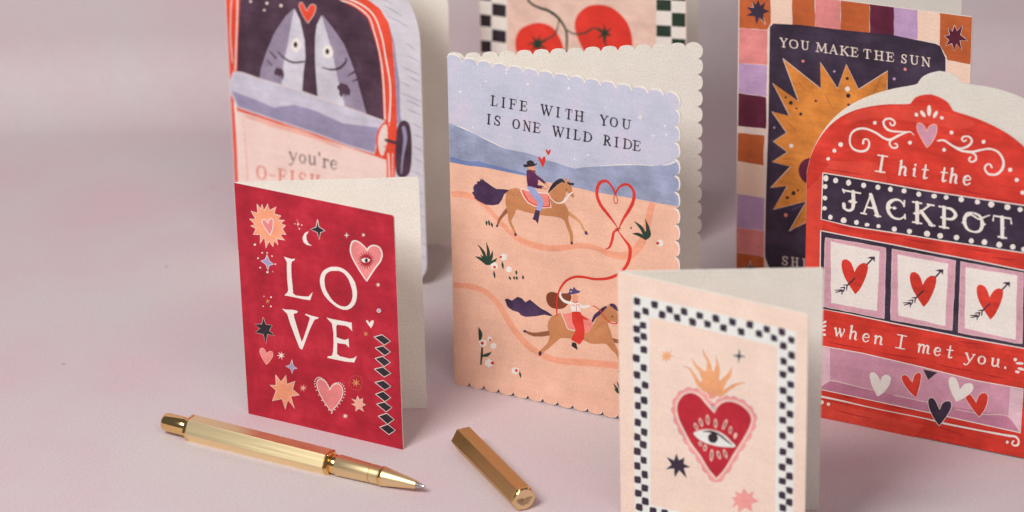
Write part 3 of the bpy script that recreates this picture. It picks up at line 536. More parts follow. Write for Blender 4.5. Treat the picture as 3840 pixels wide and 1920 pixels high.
p.stroke(A((922,532),(880,502),(800,530),(730,565),(680,555),(610,510),(530,478),(460,482),(412,520),(402,590),(430,640),(490,660),(540,645),(558,600),(545,565),(515,565),(508,595)), [1.5,5,8,9,9,8,8,8,7,7,8,9,8,7,6,6,9], 'white', 2)
p.stroke(A((860,503),(800,502),(730,495),(690,470),(672,430),(690,402),(730,398),(762,420),(758,448),(735,450),(725,430)), [4,6,8,9,8,7,7,6,6,6,6], 'white', 2.4)
p.stroke(A((730,570),(722,600),(745,630),(780,628),(782,605),(765,598)), [7,7,7,6,6,6], 'white', 2.4)
p.stroke(A((1110,575),(1160,572),(1220,610),(1290,650),(1380,665),(1450,650),(1530,640),(1600,670),(1638,740),(1628,800),(1585,843),(1520,843),(1488,800),(1502,768),(1530,765),(1545,790)), [6,7,8,9,9,7,7,8,9,9,8,8,7,6,6,7], 'white', 2)
p.stroke(A((1235,615),(1290,635),(1350,620),(1383,580),(1365,545),(1325,540),(1302,560),(1320,580),(1338,570)), [4,6,8,8,7,6,6,6,5], 'white', 2.4)
p.stroke(A((1380,670),(1412,690),(1415,728),(1380,745),(1360,725),(1375,705)), [6,7,7,6,6,5], 'white', 2.4)
p.motif('reel_frame')
p.poly(B((200,115),(500,175),(900,250),(1300,330),(1700,405),(2164,500),(2225,512),(2210,1262),(2164,1252),(1600,1150),(1300,1090),(900,1010),(500,925),(190,868)), 'navy', 1.4, line='white', lw=4)
reels = (((245,180),(830,280),(815,965),(225,850)),((295,220),(772,315),(745,895),(300,810))), (((890,292),(1503,405),(1470,1080),(875,975)),((945,345),(1432,435),(1402,1035),(948,935))), (((1555,415),(2160,525),(2145,1210),(1530,1098)),((1600,465),(2098,550),(2082,1170),(1590,1060)))
for i, (o_, n_) in enumerate(reels):
    p.motif('reel'); O = B(*o_); N_ = B(*n_)
    def wob(Q, a):
        R = []
        for j in range(4):
            for t in range(8):
                q = t/8; R.append((Q[j][0]*(1-q)+Q[(j+1) % 4][0]*q+random.uniform(-a, a), Q[j][1]*(1-q)+Q[(j+1) % 4][1]*q+random.uniform(-a, a)))
        return R
    p.poly(wob(O, 1.2), 'frame', 2.2, line='border', lw=1.8); p.poly(wob(N_, 1.4), 'white', 2.8)
    for j in range(4):
        for t in range(7):
            q = (t+.6)/7; a = [(O[m][0]+N_[m][0])/2 for m in range(4)]; b = [(O[m][1]+N_[m][1])/2 for m in range(4)]
            p.dot(a[j]*(1-q)+a[(j+1) % 4]*q, b[j]*(1-q)+b[(j+1) % 4]*q, 1.7, 'framedot', 3.2, n=6)
    dx, dy = ((0, 0), (660, 123), (1305, 245))[i]; sh = lambda *Q: B(*[(x+dx, y+dy) for x, y in Q])
    h = sh((535,730),(480,650),(425,550),(402,460),(410,405),(445,392),(485,415),(510,460),(527,515),(555,465),(600,430),(645,435),(658,480),(630,580),(580,680)); p.heart(h[0], h[1:8], h[8], h[9:], 'red', 3.6)
    p.stroke(sh((530,575),(460,642)), 6, 'navy', 4.2); p.stroke(sh((650,440),(708,378)), 6, 'navy', 4.2); p.poly(sh((648,378),(682,366),(726,366),(722,420),(705,395),(675,384)), 'navy', 4.6)
    for a, b in (((455,640),(420,640)),((455,650),(450,690)),((432,662),(390,668)),((432,668),(420,705)),((410,688),(340,690)),((405,695),(345,712)),((410,695),(405,730))): p.stroke(sh(a, b), [5.5, 3.5], 'navy', 4.4)
p.motif('coin_tray')
p.poly(C((205,95),(600,165),(1180,300),(1700,430),(2155,510),(2130,935),(1270,745),(195,515)), 'tray', 1.4, line='white', lw=3.6)
p.poly(C((205,104),(295,125),(295,430),(200,490)), 'traylight', 2); p.poly(C((2025,490),(2148,515),(2126,915),(2010,770)), 'traylight', 2)
p.poly(C((205,492),(295,432),(700,527),(1230,642),(2010,777),(2118,920),(1270,738),(203,512)), 'traydark', 2)
p.stroke(C((200,490),(295,430),(500,475),(710,525)), [2.5,3.5,3,2], 'border', 2.6); p.stroke(C((910,573),(1230,640)), 2.8, 'border', 2.6); p.stroke(C((1500,705),(1760,755),(2010,775),(2122,925)), 2.4, 'border', 2.6); p.stroke(C((296,128),(296,428)), 2, 'traydark', 2.6); p.stroke(C((2025,492),(2008,770)), 2, 'traydark', 2.6)
p.poly(C((1185,318),(1330,352),(1240,425)), 'navy', 2.8, line='blush', lw=2)
for nm, pts, col, ln in (('a', ((750,585),(705,500),(675,410),(680,360),(715,350),(750,380),(775,435),(800,385),(845,375),(878,405),(865,470),(810,545)), 'white', None), ('b', ((1125,600),(1060,540),(1000,460),(980,400),(1000,375),(1040,385),(1085,445),(1105,380),(1140,352),(1172,370),(1165,450),(1145,530)), 'red', 'border'),
  ('c', ((1510,635),(1465,550),(1437,460),(1445,405),(1480,395),(1520,430),(1545,515),(1590,465),(1645,455),(1675,485),(1655,545),(1580,600)), 'white', None), ('d', ((1730,785),(1670,710),(1610,620),(1600,580),(1640,560),(1675,595),(1700,640),(1730,570),(1780,545),(1815,575),(1810,650),(1775,730)), 'red', 'border'),
  ('e', ((1345,870),(1290,790),(1245,690),(1238,620),(1265,595),(1305,615),(1350,710),(1375,650),(1420,625),(1460,640),(1460,700),(1415,780)), 'navy', 'border')):
    p.motif('printed_heart'); h = C(*pts); p.heart(h[0], h[1:6], h[6], h[7:], col, 4 if col != 'red' else 3.2, ln, 2.4)
p.motif('scroll_ornament', True)
p.stroke(C((190,582),(400,625),(750,705),(1200,795),(1400,845),(1700,905),(2000,960),(2080,972),(2113,1010),(2103,1052),(2070,1058),(2048,1035),(2065,1012)), [9,7,4,5,8,7,9,9,8,8,7,6,6], 'white', 2.6)
for q in ((210,640,20),(275,658,17),(2003,1025,15)): p.dot(*C(q[:2])[0], q[2]*.388, 'white', 2.6)
for q in ((2080,228,18,-.6,16),(2122,264,40,.05,13),(2135,318,36,.25,13),(2100,346,24,.3,13)): x, y = C(q[:2])[0]; p.dot(x, y, q[2]*.388, 'white', 2.6, ry=q[4]*.388, rot=q[3])
for q in ((238,1000,22,-.5,11),(235,1038,24,-.3,11),(228,1076,22,0,10),(236,1120,16,0,14)): x, y = B(q[:2])[0]; p.dot(x, y, q[2]*.388, 'white', 2.6, ry=q[4]*.388, rot=q[3])
p.end()

# ================================================================== 5 sun card
e, p, pb = card('card lettered YOU MAKE THE SUN with orange sun inside rust, pink and lilac blocks', G, (.9819, 13.8125), -.4798, .3183, (.0055, .057), 1.05, 1.48, rect, 'border')
A = F(2700, 0, .43478); B = F(2700, 480, .48154)
et = lambda x: .127*(x-1040)+4; eb = lambda x: 205+(x-437)*.103
def block(col, P, lay=.6):
    p.motif('printed_block'); R = []
    Q = P+[P[0]]
    for i in range(len(P)):
        for t in range(5):
            k = t/5; R.append((Q[i][0]*(1-k)+Q[i+1][0]*k+random.uniform(-1.2, 1.2), Q[i][1]*(1-k)+Q[i+1][1]*k+random.uniform(-1.2, 1.2)))
    L = [p.loc(q) for q in R]; L = [(min(p.w-.002, max(.002, x)), min(p.h-.002, max(.002, z))) for x, z in L]
    ar = sum(L[i-1][0]*L[i][1]-L[i][0]*L[i-1][1] for i in range(len(L)))
    p.local(L, col, lay)
block('rust', A((150,et(150)-30),(436,et(436)-30),(436,200),(410,256),(150,238)))
for c, a, b in (('cream',440,620),('rust',623,818),('rose',821,1038),('rust',1043,1290),('maroon',1292,1500),('mauve',1502,1705),('cream',1707,1893)):
    dd = random.uniform(-4, 6); block(c, A((a,et(a)-30),(b,et(b)-30),(b,eb(b)+dd),(a,eb(a)+dd)))
block('rust', A((1898,et(1898)-30),(2200,et(2200)-30),(2200,560),(1965,520),(1950,480),(1895,385)))
bl = A((160,242),(408,258),(408,560),(155,540)), A((155,542),(406,562),(400,832),(152,790)), A((152,794),(400,836),(398,1108),(150,1084))
for c, P in zip(('rose','mauve','maroon'), bl): block(c, [(P[0][0]-20, P[0][1]), P[1], P[2], (P[3][0]-20, P[3][1])])
for c, y0, y1, z0, z1 in (('rust',32,60,253,290),('cream',258,294,505,543),('mauve',508,546,768,800),('rose',772,804,963,998),('rust',968,1003,1200,1235)): block(c, B((100,y0),(345,y1),(338,z1),(100,z0)))
block('cream', A((1962,524),(2220,568),(2220,830),(1962,790))); block('rose', A((1962,794),(2220,834),(2220,1100),(1962,1060))); block('mauve', A((1962,1064),(2220,1104),(2220,1400),(1962,1360)))
p.motif('night_panel')
p.poly(A((430,232),(460,203),(700,215),(1090,262),(1480,300),(1860,378),(1900,397),(1945,500),(1945,700),(1930,1500),(1920,2600))+B((1600,1340),(500,1230),(420,1180),(352,1010),(350,950),(356,600),(365,300),(376,0)), 'navy', 1.2)
p.motif('corner_star')
p.poly(A((328,-2),(350,50),(395,15),(375,75),(430,97),(375,118),(382,190),(340,150),(315,210),(300,140),(226,135),(275,105),(232,65),(295,60),(270,8),(310,40)), 'navy', 1.4); p.stroke(A((372,150),(395,212),(352,165)), 1.6, 'border', 1.8); p.stroke(A((262,60),(290,62),(275,20)), 1.6, 'border', 1.8)
p.motif('corner_star')
p.poly(A((2022,215),(2045,265),(2095,215),(2075,300),(2138,350),(2070,350),(2085,430),(2040,380),(2022,440),(2000,375),(1945,395),(1975,345),(1935,310),(1980,300),(1968,238),(2005,270)), 'maroon', 1.4, line='border', lw=2.2)
p.motif('corner_star')
p.star(*B((235,1110))[0], 34, 13, 8, 'navy', 1.4, line='border', lw=2)
p.motif('printed_sun')
sun = A((543,505),(870,765),(865,535),(1015,765),(1090,555),(1195,770),(1447,610),(1440,800),(1560,900),(1700,1300),(1700,1500))+B((1300,700),(1000,800),(800,700),(670,735),(540,802),(672,570),(415,634),(525,450),(395,465),(550,300),(408,263),(525,188),(415,104))+A((575,1145),(447,962),(600,1000),(455,716),(678,874))
p.poly(sun, 'orange', 1.8, line='border', lw=3)
for P in (((650,680),(700,735),(740,790)),((905,800),(940,880),(985,950)),((1385,670),(1360,740),(1325,800)),((580,1055),(620,1090),(650,1130)),((850,930),(880,960))): p.stroke(A(*P), [1.5, 3.4, 1.5][:len(P)] if len(P) > 2 else 2, 'orangedark', 2.4)
p.stroke(B((480,245),(520,240),(570,242)), [1.5, 4, 1.5], 'orangedark', 2.4); p.stroke(B((640,640),(620,690),(580,750)), [1.5, 4, 1.5], 'orangedark', 2.4)
for q in ((1097,677,14,'black'),(1107,825,20,'black'),(612,887,18,'black'),(568,840,10,'black'),(660,935,9,'black'),(697,983,14,'black'),(1100,767,22,'white'),(615,1257,18,'white'),(827,870,12,'maroon'),(1110,905,14,'maroon'),(716,527,13,'coral'),(1597,597,14,'coral'),(987,615,11,'mauve'),(1503,680,13,'mauve'),(468,1100,10,'mauve')): p.dot(*A(q[:2])[0], q[2]*.43478, q[3], 2.8)
for q in ((525,542,13,'black'),(573,507,17,'black'),(607,485,9,'black'),(513,678,15,'coral'),(533,840,9,'maroon'),(470,893,9,'maroon')): p.dot(*B(q[:2])[0], q[2]*.48, q[3], 2.8)
p.poly(B((690,235),(640,260),(612,320),(630,390),(680,430),(760,420),(760,240)), 'maroon', 2.8, smooth=True); p.stroke(B((560,640),(640,600)), [3, 6], 'purple', 1.6)
p.text(A, [('Y',517,584),('O',597,676),('U',700,768),('M',826,928),('A',943,1015),('K',1035,1112),('E',1127,1190),('T',1240,1302),('H',1333,1412),('E',1433,1500),('S',1563,1612),('U',1640,1714),('N',1740,1814)], 550, 405, .134, 74, 'border', .43478, T=.19, t=.10)
p.text(B, [('S',483,530),('H',555,612),('I',640,672),('N',700,760),('E',790,840)], 505, 1066, .13, 66, 'border', .48154, T=.17, t=.09)
p.end()

# ================================================================== 6 fish in a car card
e, p, pb = card('card of two smiling fish in a red car window, behind the LOVE card', G, (-1.2648, 14.5707), -.4905, .0179, (-.0001, .0424), 1.0, 1.48, rounded(.10, .34), 'shell')
A = F(800, 0, .54348)
def clipL(P): return [(min(p.w-.004, max(.004, x)), min(p.h-.004, max(.004, z))) for x, z in (p.loc(q) for q in P)]
p.motif('shell_streaks', True)
for q in ((1180,40,1300,110),(1200,110,1345,185),(1330,300,1395,345),(1335,385,1425,430),(1300,460,1425,520),(1330,520,1425,570),(1280,560,1360,600),(1290,640,1430,700),(1330,690,1435,740),(1330,750,1440,800),(1370,850,1440,890),(1385,930,1448,960),(1380,1010,1450,1050),(1385,1090,1450,1130),(1375,1180,1450,1220),(1300,1290,1455,1340),(1300,1370,1458,1430),(1300,1450,1460,1500),(1300,1540,1465,1590),(1300,1630,1468,1690),(1300,1730,1460,1780),(1090,-40,1240,30)):
    p.stroke(A((q[0], q[1]), ((q[0]+q[2])/2, (q[1]+q[3])/2-3), (q[2], q[3])), [2, 5, 2.5], 'shelldark', .6)
p.poly(A((1200,130),(1250,300),(1262,420),(1285,560),(1290,800),(1300,830),(1265,860),(1255,560),(1240,300)), 'silldark', .55)
p.motif('car_door')
p.local(clipL(A((40,1900),(60,900),(60,0),(40,-140),(300,-180),(700,-150),(950,-60),(1070,0),(1150,60),(1210,160),(1235,280),(1245,420),(1255,560),(1262,700),(1268,900),(1250,1288),(1240,1900))), 'vermilion', 1)
for P, wd in ((((168,-60),(165,100),(160,250),(152,480)), 6),(((128,-60),(120,100),(118,250),(132,430)), 4),(((700,-12),(900,8),(1000,52),(1075,120),(1110,220),(1140,330),(1162,450),(1176,600),(1185,820)), 6),(((900,-20),(1020,30),(1110,110),(1162,250),(1190,400),(1218,560),(1222,700),(1212,860)), 7),(((150,700),(170,1000),(190,1500)), 12),(((1208,1060),(1215,1230),(1215,1600)), 6),(((1238,1060),(1236,1230),(1236,1600)), 3)): p.stroke(A(*P), wd, 'white', 2)
p.poly(A((160,762),(400,838),(700,938),(1110,1075),(1195,1105),(1200,1500),(1200,1850),(215,1850)), 'door', 2.6)
p.stroke(A((215,800),(420,862),(640,925),(880,1020)), [8,20,20,8], 'doorpink', 3); p.stroke(A((205,820),(225,1050),(240,1300)), [4,7,7], 'doorpink', 3)
for i in range(10): p.dot(*A((208+i*2, 860+i*42))[0], 3, 'white', 3.6, n=6)
p.motif('car_window')
p.poly(A((185,-60),(400,-95),(640,-80),(860,-5),(990,58),(1065,125),(1100,225),(1132,335),(1152,450),(1166,600),(1176,830),(900,740),(600,640),(165,500),(172,250),(182,50)), 'night', 2.6)
for q in ((258,10,10),(370,22,11),(352,70,9),(467,38,12)): p.dot(*A(q[:2])[0], q[2]*.5, 'border', 3.2)
p.motif('fish')
p.poly(A((555,60),(500,110),(420,230),(370,350),(330,470),(315,560),(490,610),(500,450),(525,300),(555,150)), 'fishdark', 3.2); p.poly(A((560,58),(600,140),(630,280),(636,400),(622,500),(612,650),(470,600),(485,440),(515,300),(540,150)), 'fishlight', 3.8)
p.motif('fish_eye'); p.dot(*A((572,310))[0], 20, 'white', 4.4, ry=26, n=16); p.dot(*A((568,308))[0], 7.5, 'black', 5, ry=11)
p.motif('fish_markings', True); p.stroke(A((448,358),(490,400),(550,430),(628,425)), [5,8,9,6], 'black', 5); p.stroke(A((390,355),(435,402)), [5,10], 'night', 4.4); p.stroke(A((370,412),(402,450)), [4,9], 'night', 4.4); p.stroke(A((362,440),(380,458)), 4, 'night', 4.4)
p.motif('fish_fin'); p.poly(A((420,490),(440,465),(480,480),(490,510),(480,555),(468,520),(455,530),(440,515),(425,520)), 'night', 4.6)
p.motif('fish')
p.poly(A((752,100),(830,200),(900,300),(950,420),(990,540),(1020,650),(1058,790),(890,730),(850,560),(815,400),(780,240)), 'fishdark', 3.2); p.poly(A((748,105),(715,170),(703,260),(703,420),(712,560),(722,680),(910,735),(862,560),(830,400),(790,250)), 'fishlight', 3.8)
p.motif('fish_eye'); p.dot(*A((790,357))[0], 20, 'white', 4.4, ry=25, n=16); p.dot(*A((787,355))[0], 7.5, 'black', 5, ry=11)
p.motif('fish_markings', True); p.stroke(A((755,465),(810,480),(870,470),(912,430),(918,400)), [5,7,9,8,5], 'black', 5); p.stroke(A((930,522),(975,495)), [4,9], 'night', 4.4); p.stroke(A((960,560),(1002,545)), [4,9], 'night', 4.4)
p.motif('fish_fin'); p.poly(A((852,600),(880,570),(925,585),(948,625),(940,665),(925,650),(915,668),(900,645),(885,672),(868,650),(870,630)), 'night', 4.6)
p.motif('fish_speckles', True)
for i in range(16): p.dot(*A((random.uniform(920,1020), random.uniform(560,740)))[0], 1.7, 'night', 4.4, n=5); p.dot(*A((random.uniform(350,470), random.uniform(420,580)))[0], 1.5, 'night', 4.4, n=5)
p.motif('printed_heart')
h = A((653,160),(620,110),(595,50),(595,25),(615,18),(645,75),(670,35),(695,30),(708,50),(695,100)); p.heart(h[0], h[1:5], h[5], h[6:], 'vermilion', 4.4, 'border', 2.2)
p.motif('window_sill')
p.poly(A((115,560),(140,492),(200,500),(330,545),(600,625),(900,732),(1185,835),(1150,900),(1112,1062),(940,1010),(700,920),(400,820),(170,742),(120,640)), 'sill', 5.2, line='border', lw=3)
p.poly(A((125,625),(300,690),(420,742),(560,722),(700,762),(900,852),(1140,880),(1112,1050),(940,1002),(700,912),(400,812),(175,735)), 'silldark', 5.8)
p.motif('door_handle')
p.dot(*A((1168,960))[0], 19, 'border', 6.4, ry=62, rot=.08, n=16); p.stroke(A((1215,850),(1175,855),(1145,900),(1130,970),(1142,1050),(1170,1085),(1195,1045),(1192,1010),(1178,1012)), [8,8,9,10,9,8,7,5,4], 'vermilion', 6.8)
p.motif('wing_mirror')
p.stroke(A((1190,965),(1270,988)), [12,15], 'night', 7.2)
p.poly(A((1310,830),(1352,855),(1368,960),(1368,1100),(1352,1195),(1305,1225),(1265,1195),(1256,1080),(1262,960),(1275,865)), 'night', 7.2, smooth=True); p.stroke(A((1315,885),(1325,960),(1308,1080),(1298,1195)), [20,18,9,6], 'silldark', 7.8)
p.text(A, [('y',522,580),('o',592,640),('u',655,712),("'",722,742),('r',752,800),('e',808,856)], 550, 1112, .195, 100, 'ink', .54348, T=.13, t=.07)
p.text(A, [('O',298,368),('-',385,432),('F',445,505),('I',528,562),('S',588,640),('H',668,735)], 330, 1236, .17, 92, 'inkred', .54348, T=.16, t=.08)
p.end()

# ================================================================== 7 tomato card
e, p, pb = card('card of ripe tomatoes on a vine between black checks, behind the scallop-edged card', G, (-.124, 14.985), -.4904, .23, (-.0049, -.0121), 1.05, 1.48, rect, 'tomatobg')
A = F(1660, 0, .41149)
def q4(x0, y0, x1, y1, s=.1): return A((x0,y0),(x1,y0+(x1-x0)*s),(x1,y1+(x1-x0)*s),(x0,y1))
p.motif('white_check_ground')
p.local([p.loc(q) for q in A((318,-700),(590,-700),(592,1400),(385,1400))][:0] or [(max(.003, x), min(p.h-.003, max(.003, z))) for x, z in [p.loc(q) for q in A((300,-720),(588,-720),(590,1500),(300,1500))]], 'white', .6)
p.motif('white_check_ground')
p.local([(min(p.w-.003, x), min(p.h-.003, max(.003, z))) for x, z in [p.loc(q) for q in A((1945,-720),(2300,-720),(2300,1700),(1945,1700))]], 'white', .6)
def chk2(x0, y0, x1, y1, s=.1):
    if y0 < -700: return
    p.motif('printed_check'); L = [p.loc(q) for q in q4(x0, y0, x1, y1, s)]
    if max(l[1] for l in L) > p.h-.01: return
    p.local([(min(p.w-.004, max(.004, x)), max(.004, z)) for x, z in L], 'leaf' if x0 > 1500 else 'black', 1.2)
for k in range(-3, 8):
    o = k*236; chk2(450, 28+o, 578, 140+o, .14); chk2(338, 128+o, 442, 236+o, .1)
    chk2(1948, -8+o, 2082, 96+o, .05); chk2(2088, 114+o, 2214, 240+o, .06)
p.motif('tomato'); p.poly(A((1420,42),(1530,65),(1620,130),(1690,220),(1725,340),(1725,440),(1690,540),(1550,600),(1400,570),(1300,480),(1240,370),(1205,260),(1210,180),(1250,110),(1330,55)), 'tomato', 1.6, smooth=True)
p.star(*A((1478,300))[0], 38, 11, 6, 'leaf', 3.4, rot=-.1); p.stroke(A((1465,290),(1470,370),(1500,430)), [8,7,4], 'leaf', 3.8)
p.motif('tomato'); p.poly(A((850,208),(930,215),(1000,250),(1050,310),(1090,400),(1105,500),(1040,600),(900,640),(760,600),(680,500),(662,380),(690,290),(750,240)), 'tomato', 1.6, smooth=True)
p.star(*A((865,400))[0], 40, 14, 7, 'leaf', 3.4, rot=.3)
p.motif('vine')
p.stroke(A((740,-200),(755,-60),(800,25),(880,70),(960,95),(1040,150),(1090,210),(1125,280),(1132,370),(1125,480),(1100,600)), [10,10,11,12,14,14,12,11,10,9,9], 'leaf', 2.4)
p.stroke(A((1058,175),(1048,250),(1015,320),(960,350),(890,378)), [5,6,8,8,7], 'vine', 2.8); p.stroke(A((1132,272),(1200,308),(1290,303),(1360,262),(1420,260),(1460,285)), [6,7,9,8,7,6], 'vine', 2.8)
p.end()

# ------------------------------------------------------------------ tabletop running up into the backdrop
def sweep():
    prof = [(2.0, 0), (6, 0), (10, 0), (13, 0), (15.2, 0), (15.8, 0)]; R = 0.40; y0 = 16.02
    for i in range(1, 25):
        a = pi/2*1.0*i/24; prof.append((y0+R*sin(a), R*(1-cos(a))))
    y, z = prof[-1]; prof += [(y, z+3), (y, z+6)]
    xs = [-9, -6, -3, 0, 3, 6, 9]; v = [(x, y, z) for y, z in prof for x in xs]; n = len(xs)
    f = [[i*n+j, i*n+j+1, (i+1)*n+j+1, (i+1)*n+j] for i in range(len(prof)-1) for j in range(n-1)]
    me = bpy.data.meshes.new('tabletop'); me.from_pydata(v, [], f)
    me.polygons.foreach_set('use_smooth', [True]*len(f)); me.update()
    m = bpy.data.materials.new('painted_board'); t, N, L, P = nodes(m); tc = N.new('ShaderNodeTexCoord')
    n1 = N.new('ShaderNodeTexNoise'); n1.inputs['Scale'].default_value = 1.1; n1.inputs['Detail'].default_value = 7; n1.inputs['Roughness'].default_value = .55; L.new(tc.outputs['Object'], n1.inputs['Vector'])
    r1 = N.new('ShaderNodeValToRGB'); e = r1.color_ramp.elements
    e[0].position = .36; e[0].color = (.62, .475, .51, 1); e[1].position = .64; e[1].color = (.605, .535, .545, 1); L.new(n1.outputs['Fac'], r1.inputs['Fac'])
    n2 = N.new('ShaderNodeTexNoise'); n2.inputs['Scale'].default_value = 95; n2.inputs['Detail'].default_value = 2; L.new(tc.outputs['Object'], n2.inputs['Vector'])
    mr = N.new('ShaderNodeMapRange'); mr.inputs['From Min'].default_value = .3; mr.inputs['From Max'].default_value = .7; mr.inputs['To Min'].default_value = .93; mr.inputs['To Max'].default_value = 1.07; L.new(n2.outputs['Fac'], mr.inputs['Value'])
    vm = N.new('ShaderNodeVectorMath'); vm.operation = 'SCALE'; L.new(r1.outputs[0], vm.inputs[0]); L.new(mr.outputs[0], vm.inputs['Scale'])
    vo = N.new('ShaderNodeTexVoronoi'); vo.inputs['Scale'].default_value = 3.1; L.new(tc.outputs['Object'], vo.inputs['Vector'])
    sp = N.new('ShaderNodeMapRange'); sp.inputs['From Min'].default_value = .018; sp.inputs['From Max'].default_value = .034; sp.inputs['To Min'].default_value = .62; sp.inputs['To Max'].default_value = 0; L.new(vo.outputs['Distance'], sp.inputs['Value'])
    mx = N.new('ShaderNodeMix'); mx.data_type = 'RGBA'; L.new(sp.outputs[0], mx.inputs['Factor']); L.new(vm.outputs[0], mx.inputs[6]); mx.inputs[7].default_value = (.30, .15, .17, 1)
    L.new(mx.outputs[2], P.inputs['Base Color']); P.inputs['Roughness'].default_value = .62; P.inputs['Specular IOR Level'].default_value = .3
    b = N.new('ShaderNodeBump'); b.inputs['Strength'].default_value = .12; b.inputs['Distance'].default_value = .006; L.new(n2.outputs['Fac'], b.inputs['Height']); L.new(b.outputs[0], P.inputs['Normal'])
    me.materials.append(m); tag(link(bpy.data.objects.new('tabletop', me)), kind='structure')
sweep()

# ------------------------------------------------------------------ gold pen and its cap
def metal(name, col, rough, aniso=0, bump=0):
    m = bpy.data.materials.new(name); t, N, L, P = nodes(m); P.inputs['Metallic'].default_value = 1; P.inputs['Base Color'].default_value = (*col, 1)
    P.inputs['Roughness'].default_value = rough; P.inputs['Anisotropic'].default_value = aniso
    tc = N.new('ShaderNodeTexCoord'); mp = N.new('ShaderNodeMapping'); mp.inputs['Scale'].default_value = (3, 160, 160); L.new(tc.outputs['Object'], mp.inputs['Vector'])
    n = N.new('ShaderNodeTexNoise'); n.inputs['Scale'].default_value = 1; n.inputs['Detail'].default_value = 3; L.new(mp.outputs[0], n.inputs['Vector'])
    mr = N.new('ShaderNodeMapRange'); mr.inputs['From Min'].default_value = .3; mr.inputs['From Max'].default_value = .7; mr.inputs['To Min'].default_value = rough*.9; mr.inputs['To Max'].default_value = rough*1.12; L.new(n.outputs['Fac'], mr.inputs['Value']); L.new(mr.outputs[0], P.inputs['Roughness'])
    if bump:
        b = N.new('ShaderNodeBump'); b.inputs['Strength'].default_value = bump; b.inputs['Distance'].default_value = .001; L.new(n.outputs['Fac'], b.inputs['Height']); L.new(b.outputs[0], P.inputs['Normal'])
    return m
BRUSH = metal('brushed_gold', (.95, .77, .45), .40, .2, .12); DARKB = metal('dark_reflection_gold', (.66, .43, .18), .42, .2, .12); POL = metal('polished_gold', (.86, .58, .24), .10); STEEL = metal('steel', (.55, .54, .54), .18); ENG = metal('engraved_dark', (.06, .03, .02), .6)  # cap's darker gold carries its dark reflections in the base colour
SATIN = metal('satin_gold', (.88, .67, .38), .40, 0, .2)
def atz(x, y, z):
    d = fw*FPX+RT*(x-PW/2)-UP*(y-PH/2); t = (z-CAMH)/d.z; return CAMP+d*t
def lathe(name, prof, parent, mat, seg=40, smooth=True, rot=0):
    """prof: list of (x along axis, radius)"""
    v = []; f = []
    for x, r in prof:
        for i in range(seg): a = 2*pi*i/seg+rot; v.append((x, r*cos(a), r*sin(a)))
    for j in range(len(prof)-1):
        for i in range(seg): k = (i+1) % seg; f.append([j*seg+i, j*seg+k, (j+1)*seg+k, (j+1)*seg+i])
    f.append(list(range(seg))[::-1]); f.append([(len(prof)-1)*seg+i for i in range(seg)])
    me = bpy.data.meshes.new(name); me.from_pydata(v, [], f); me.materials.append(mat)
    if smooth: me.polygons.foreach_set('use_smooth', [len(q) == 4 for q in f])
    me.update(); o = link(bpy.data.objects.new(name, me), parent)
    if smooth:
        mod = o.modifiers.new('edge', 'EDGE_SPLIT'); mod.split_angle = math.radians(35)
    return o
def bevel(o, w=.004, s=3):
    b = o.modifiers.new('bevel', 'BEVEL'); b.width = w; b.segments = s; b.limit_method = 'ANGLE'; b.angle_limit = math.radians(25); b.harden_normals = False
    return o
RP = .0565                                              # corner radius of the hexagonal barrel
zc = RP*cos(pi/6)
a, b = atz(618, 1580, zc), atz(1592, 1825, zc-.012); L_ = (b-a).length
pen = link(bpy.data.objects.new('pen', None)); pen.location = a; d = (b-a).normalized(); pen.rotation_euler = d.to_track_quat('X', 'Z').to_euler(); pen.empty_display_size = .1
tag(pen, 'uncapped gold hexagonal rollerball pen lying in front of the red LOVE card', 'pen')
def X(px): return (px-95)/(2455-95)*L_                   # along the pen
u = L_/2360.0
k = lathe('end_knob', [(0, .030), (.002, .034), (.006, .0372), (.012, .0385), (X(325), .0390), (X(335), .036)], pen, POL); 
hexc = lambda r, x0, x1, c: [(x0, r-c), (x0+c, r), (x1-c, r), (x1, r-c)]
bevel(lathe('rear_collar', hexc(RP, X(318), X(352), .005), pen, POL, 6, False, rot=0), .0012, 2)
br = bevel(lathe('barrel', [(X(352), RP*.995), (X(1608), RP*.995)], pen, BRUSH, 6, False), .0016, 2)
bevel(lathe('front_collar', hexc(RP, X(1608), X(1640), .005), pen, POL, 6, False), .0012, 2)
lathe('neck_ring', [(X(1638), .036), (X(1650), .040), (X(1672), .040), (X(1682), .0375), (X(1690), .0375), (X(1700), .042)], pen, POL)
lathe('grip', [(X(1694), .0425), (X(1700), .0438), (X(1988), .0385), (X(1991), .036)], pen, SATIN)
lathe('grip_ring', [(X(1991), .0345), (X(1997), .0365), (X(1999), .0385), (X(2072), .0378), (X(2078), .034)], pen, SATIN)
lathe('grip_ring', [(X(2078), .0375), (X(2084), .0405), (X(2098), .0405), (X(2104), .0375)], pen, POL)
lathe('nose_cone', [(X(2104), .0392), (X(2112), .0385), (X(2375), .0175), (X(2385), .016), (X(2387), .010)], pen, SATIN)
lathe('writing_tip', [(X(2385), .0125), (X(2415), .0115), (X(2420), .009), (X(2448), .0045), (X(2455), .0042), (X(2459), .0025)], pen, STEEL)
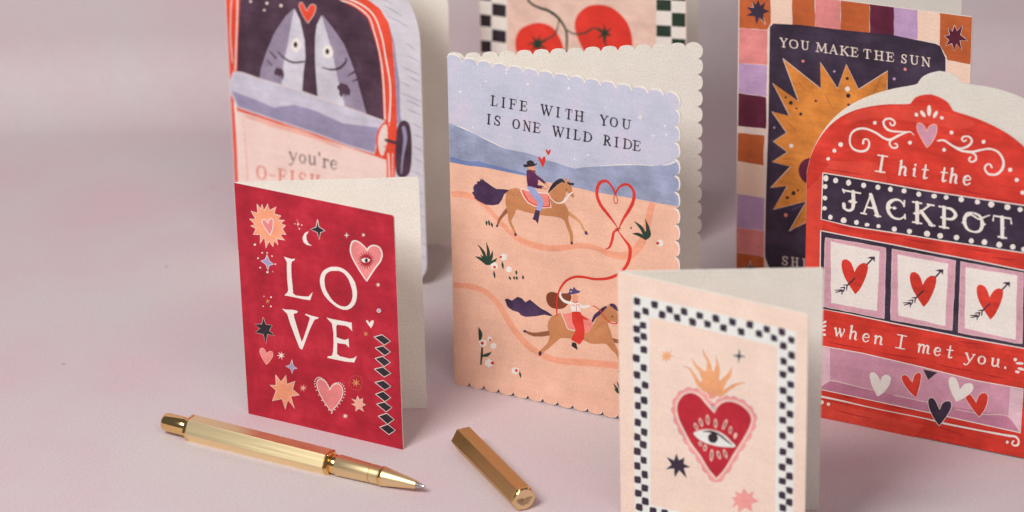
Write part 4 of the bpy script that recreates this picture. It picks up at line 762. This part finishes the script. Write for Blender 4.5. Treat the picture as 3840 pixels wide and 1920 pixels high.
# cap
zc2 = RP*cos(pi/6); a, b = atz(1737, 1643, zc2), atz(1966, 1873, zc2); L2 = (b-a).length
cap = link(bpy.data.objects.new('pen_cap', None)); cap.location = a; d = (b-a).normalized(); cap.rotation_euler = d.to_track_quat('X', 'Z').to_euler(); cap.empty_display_size = .1
tag(cap, 'detached gold hexagonal pen cap lying between the pen tip and the checked-border card', 'pen cap')
RC = .0545
bevel(lathe('cap_body', [(0, RC-.002), (.002, RC), (L2-.012, RC)], cap, DARKB, 6, False), .0015, 2)
seg = 48; v = []; f = []
def hexr(a): a = a % (pi/3); return RC*cos(pi/6)/cos(a-pi/6)
for x, fn in ((L2-.012, lambda a: hexr(a)), (L2-.006, lambda a: min(hexr(a), RC*.985)), (L2, lambda a: .0445), (L2+.0015, lambda a: .0435)):
    for i in range(seg): a_ = 2*pi*i/seg; r = fn(a_); v.append((x, r*cos(a_), r*sin(a_)))
for j in range(3):
    for i in range(seg): q = (i+1) % seg; f.append([j*seg+i, j*seg+q, (j+1)*seg+q, (j+1)*seg+i])
me = bpy.data.meshes.new('cap_crown'); me.from_pydata(v, [], f); me.materials.append(POL); me.update(); link(bpy.data.objects.new('cap_crown', me), cap)
disc = lathe('end_disc', [(L2-.002, .0435), (L2+.0012, .0432)], cap, SATIN, 48)
v = []; f = []
for i in range(13):                                      # half-fan of fine engraved rays
    t = pi+pi*(i+.5)/13; r0, r1 = .005+.002*(i % 2), .034+.002*sin(i*1.7); w0, w1 = .0003, .0015
    c_, s_ = cos(t), sin(t); b_ = len(v); x = L2+.0017; zz = .008
    for r, ww in ((r0, w0), (r1*.85, w1), (r1, w1*.5)):
        v += [(x, r*c_-ww*s_, zz+r*s_+ww*c_), (x, r*c_+ww*s_, zz+r*s_-ww*c_)]
    f += [[b_, b_+1, b_+3, b_+2], [b_+2, b_+3, b_+5, b_+4]]
me = bpy.data.meshes.new('fan_emblem'); me.from_pydata(v, [], f); me.materials.append(ENG); me.update(); link(bpy.data.objects.new('fan_emblem', me), cap)
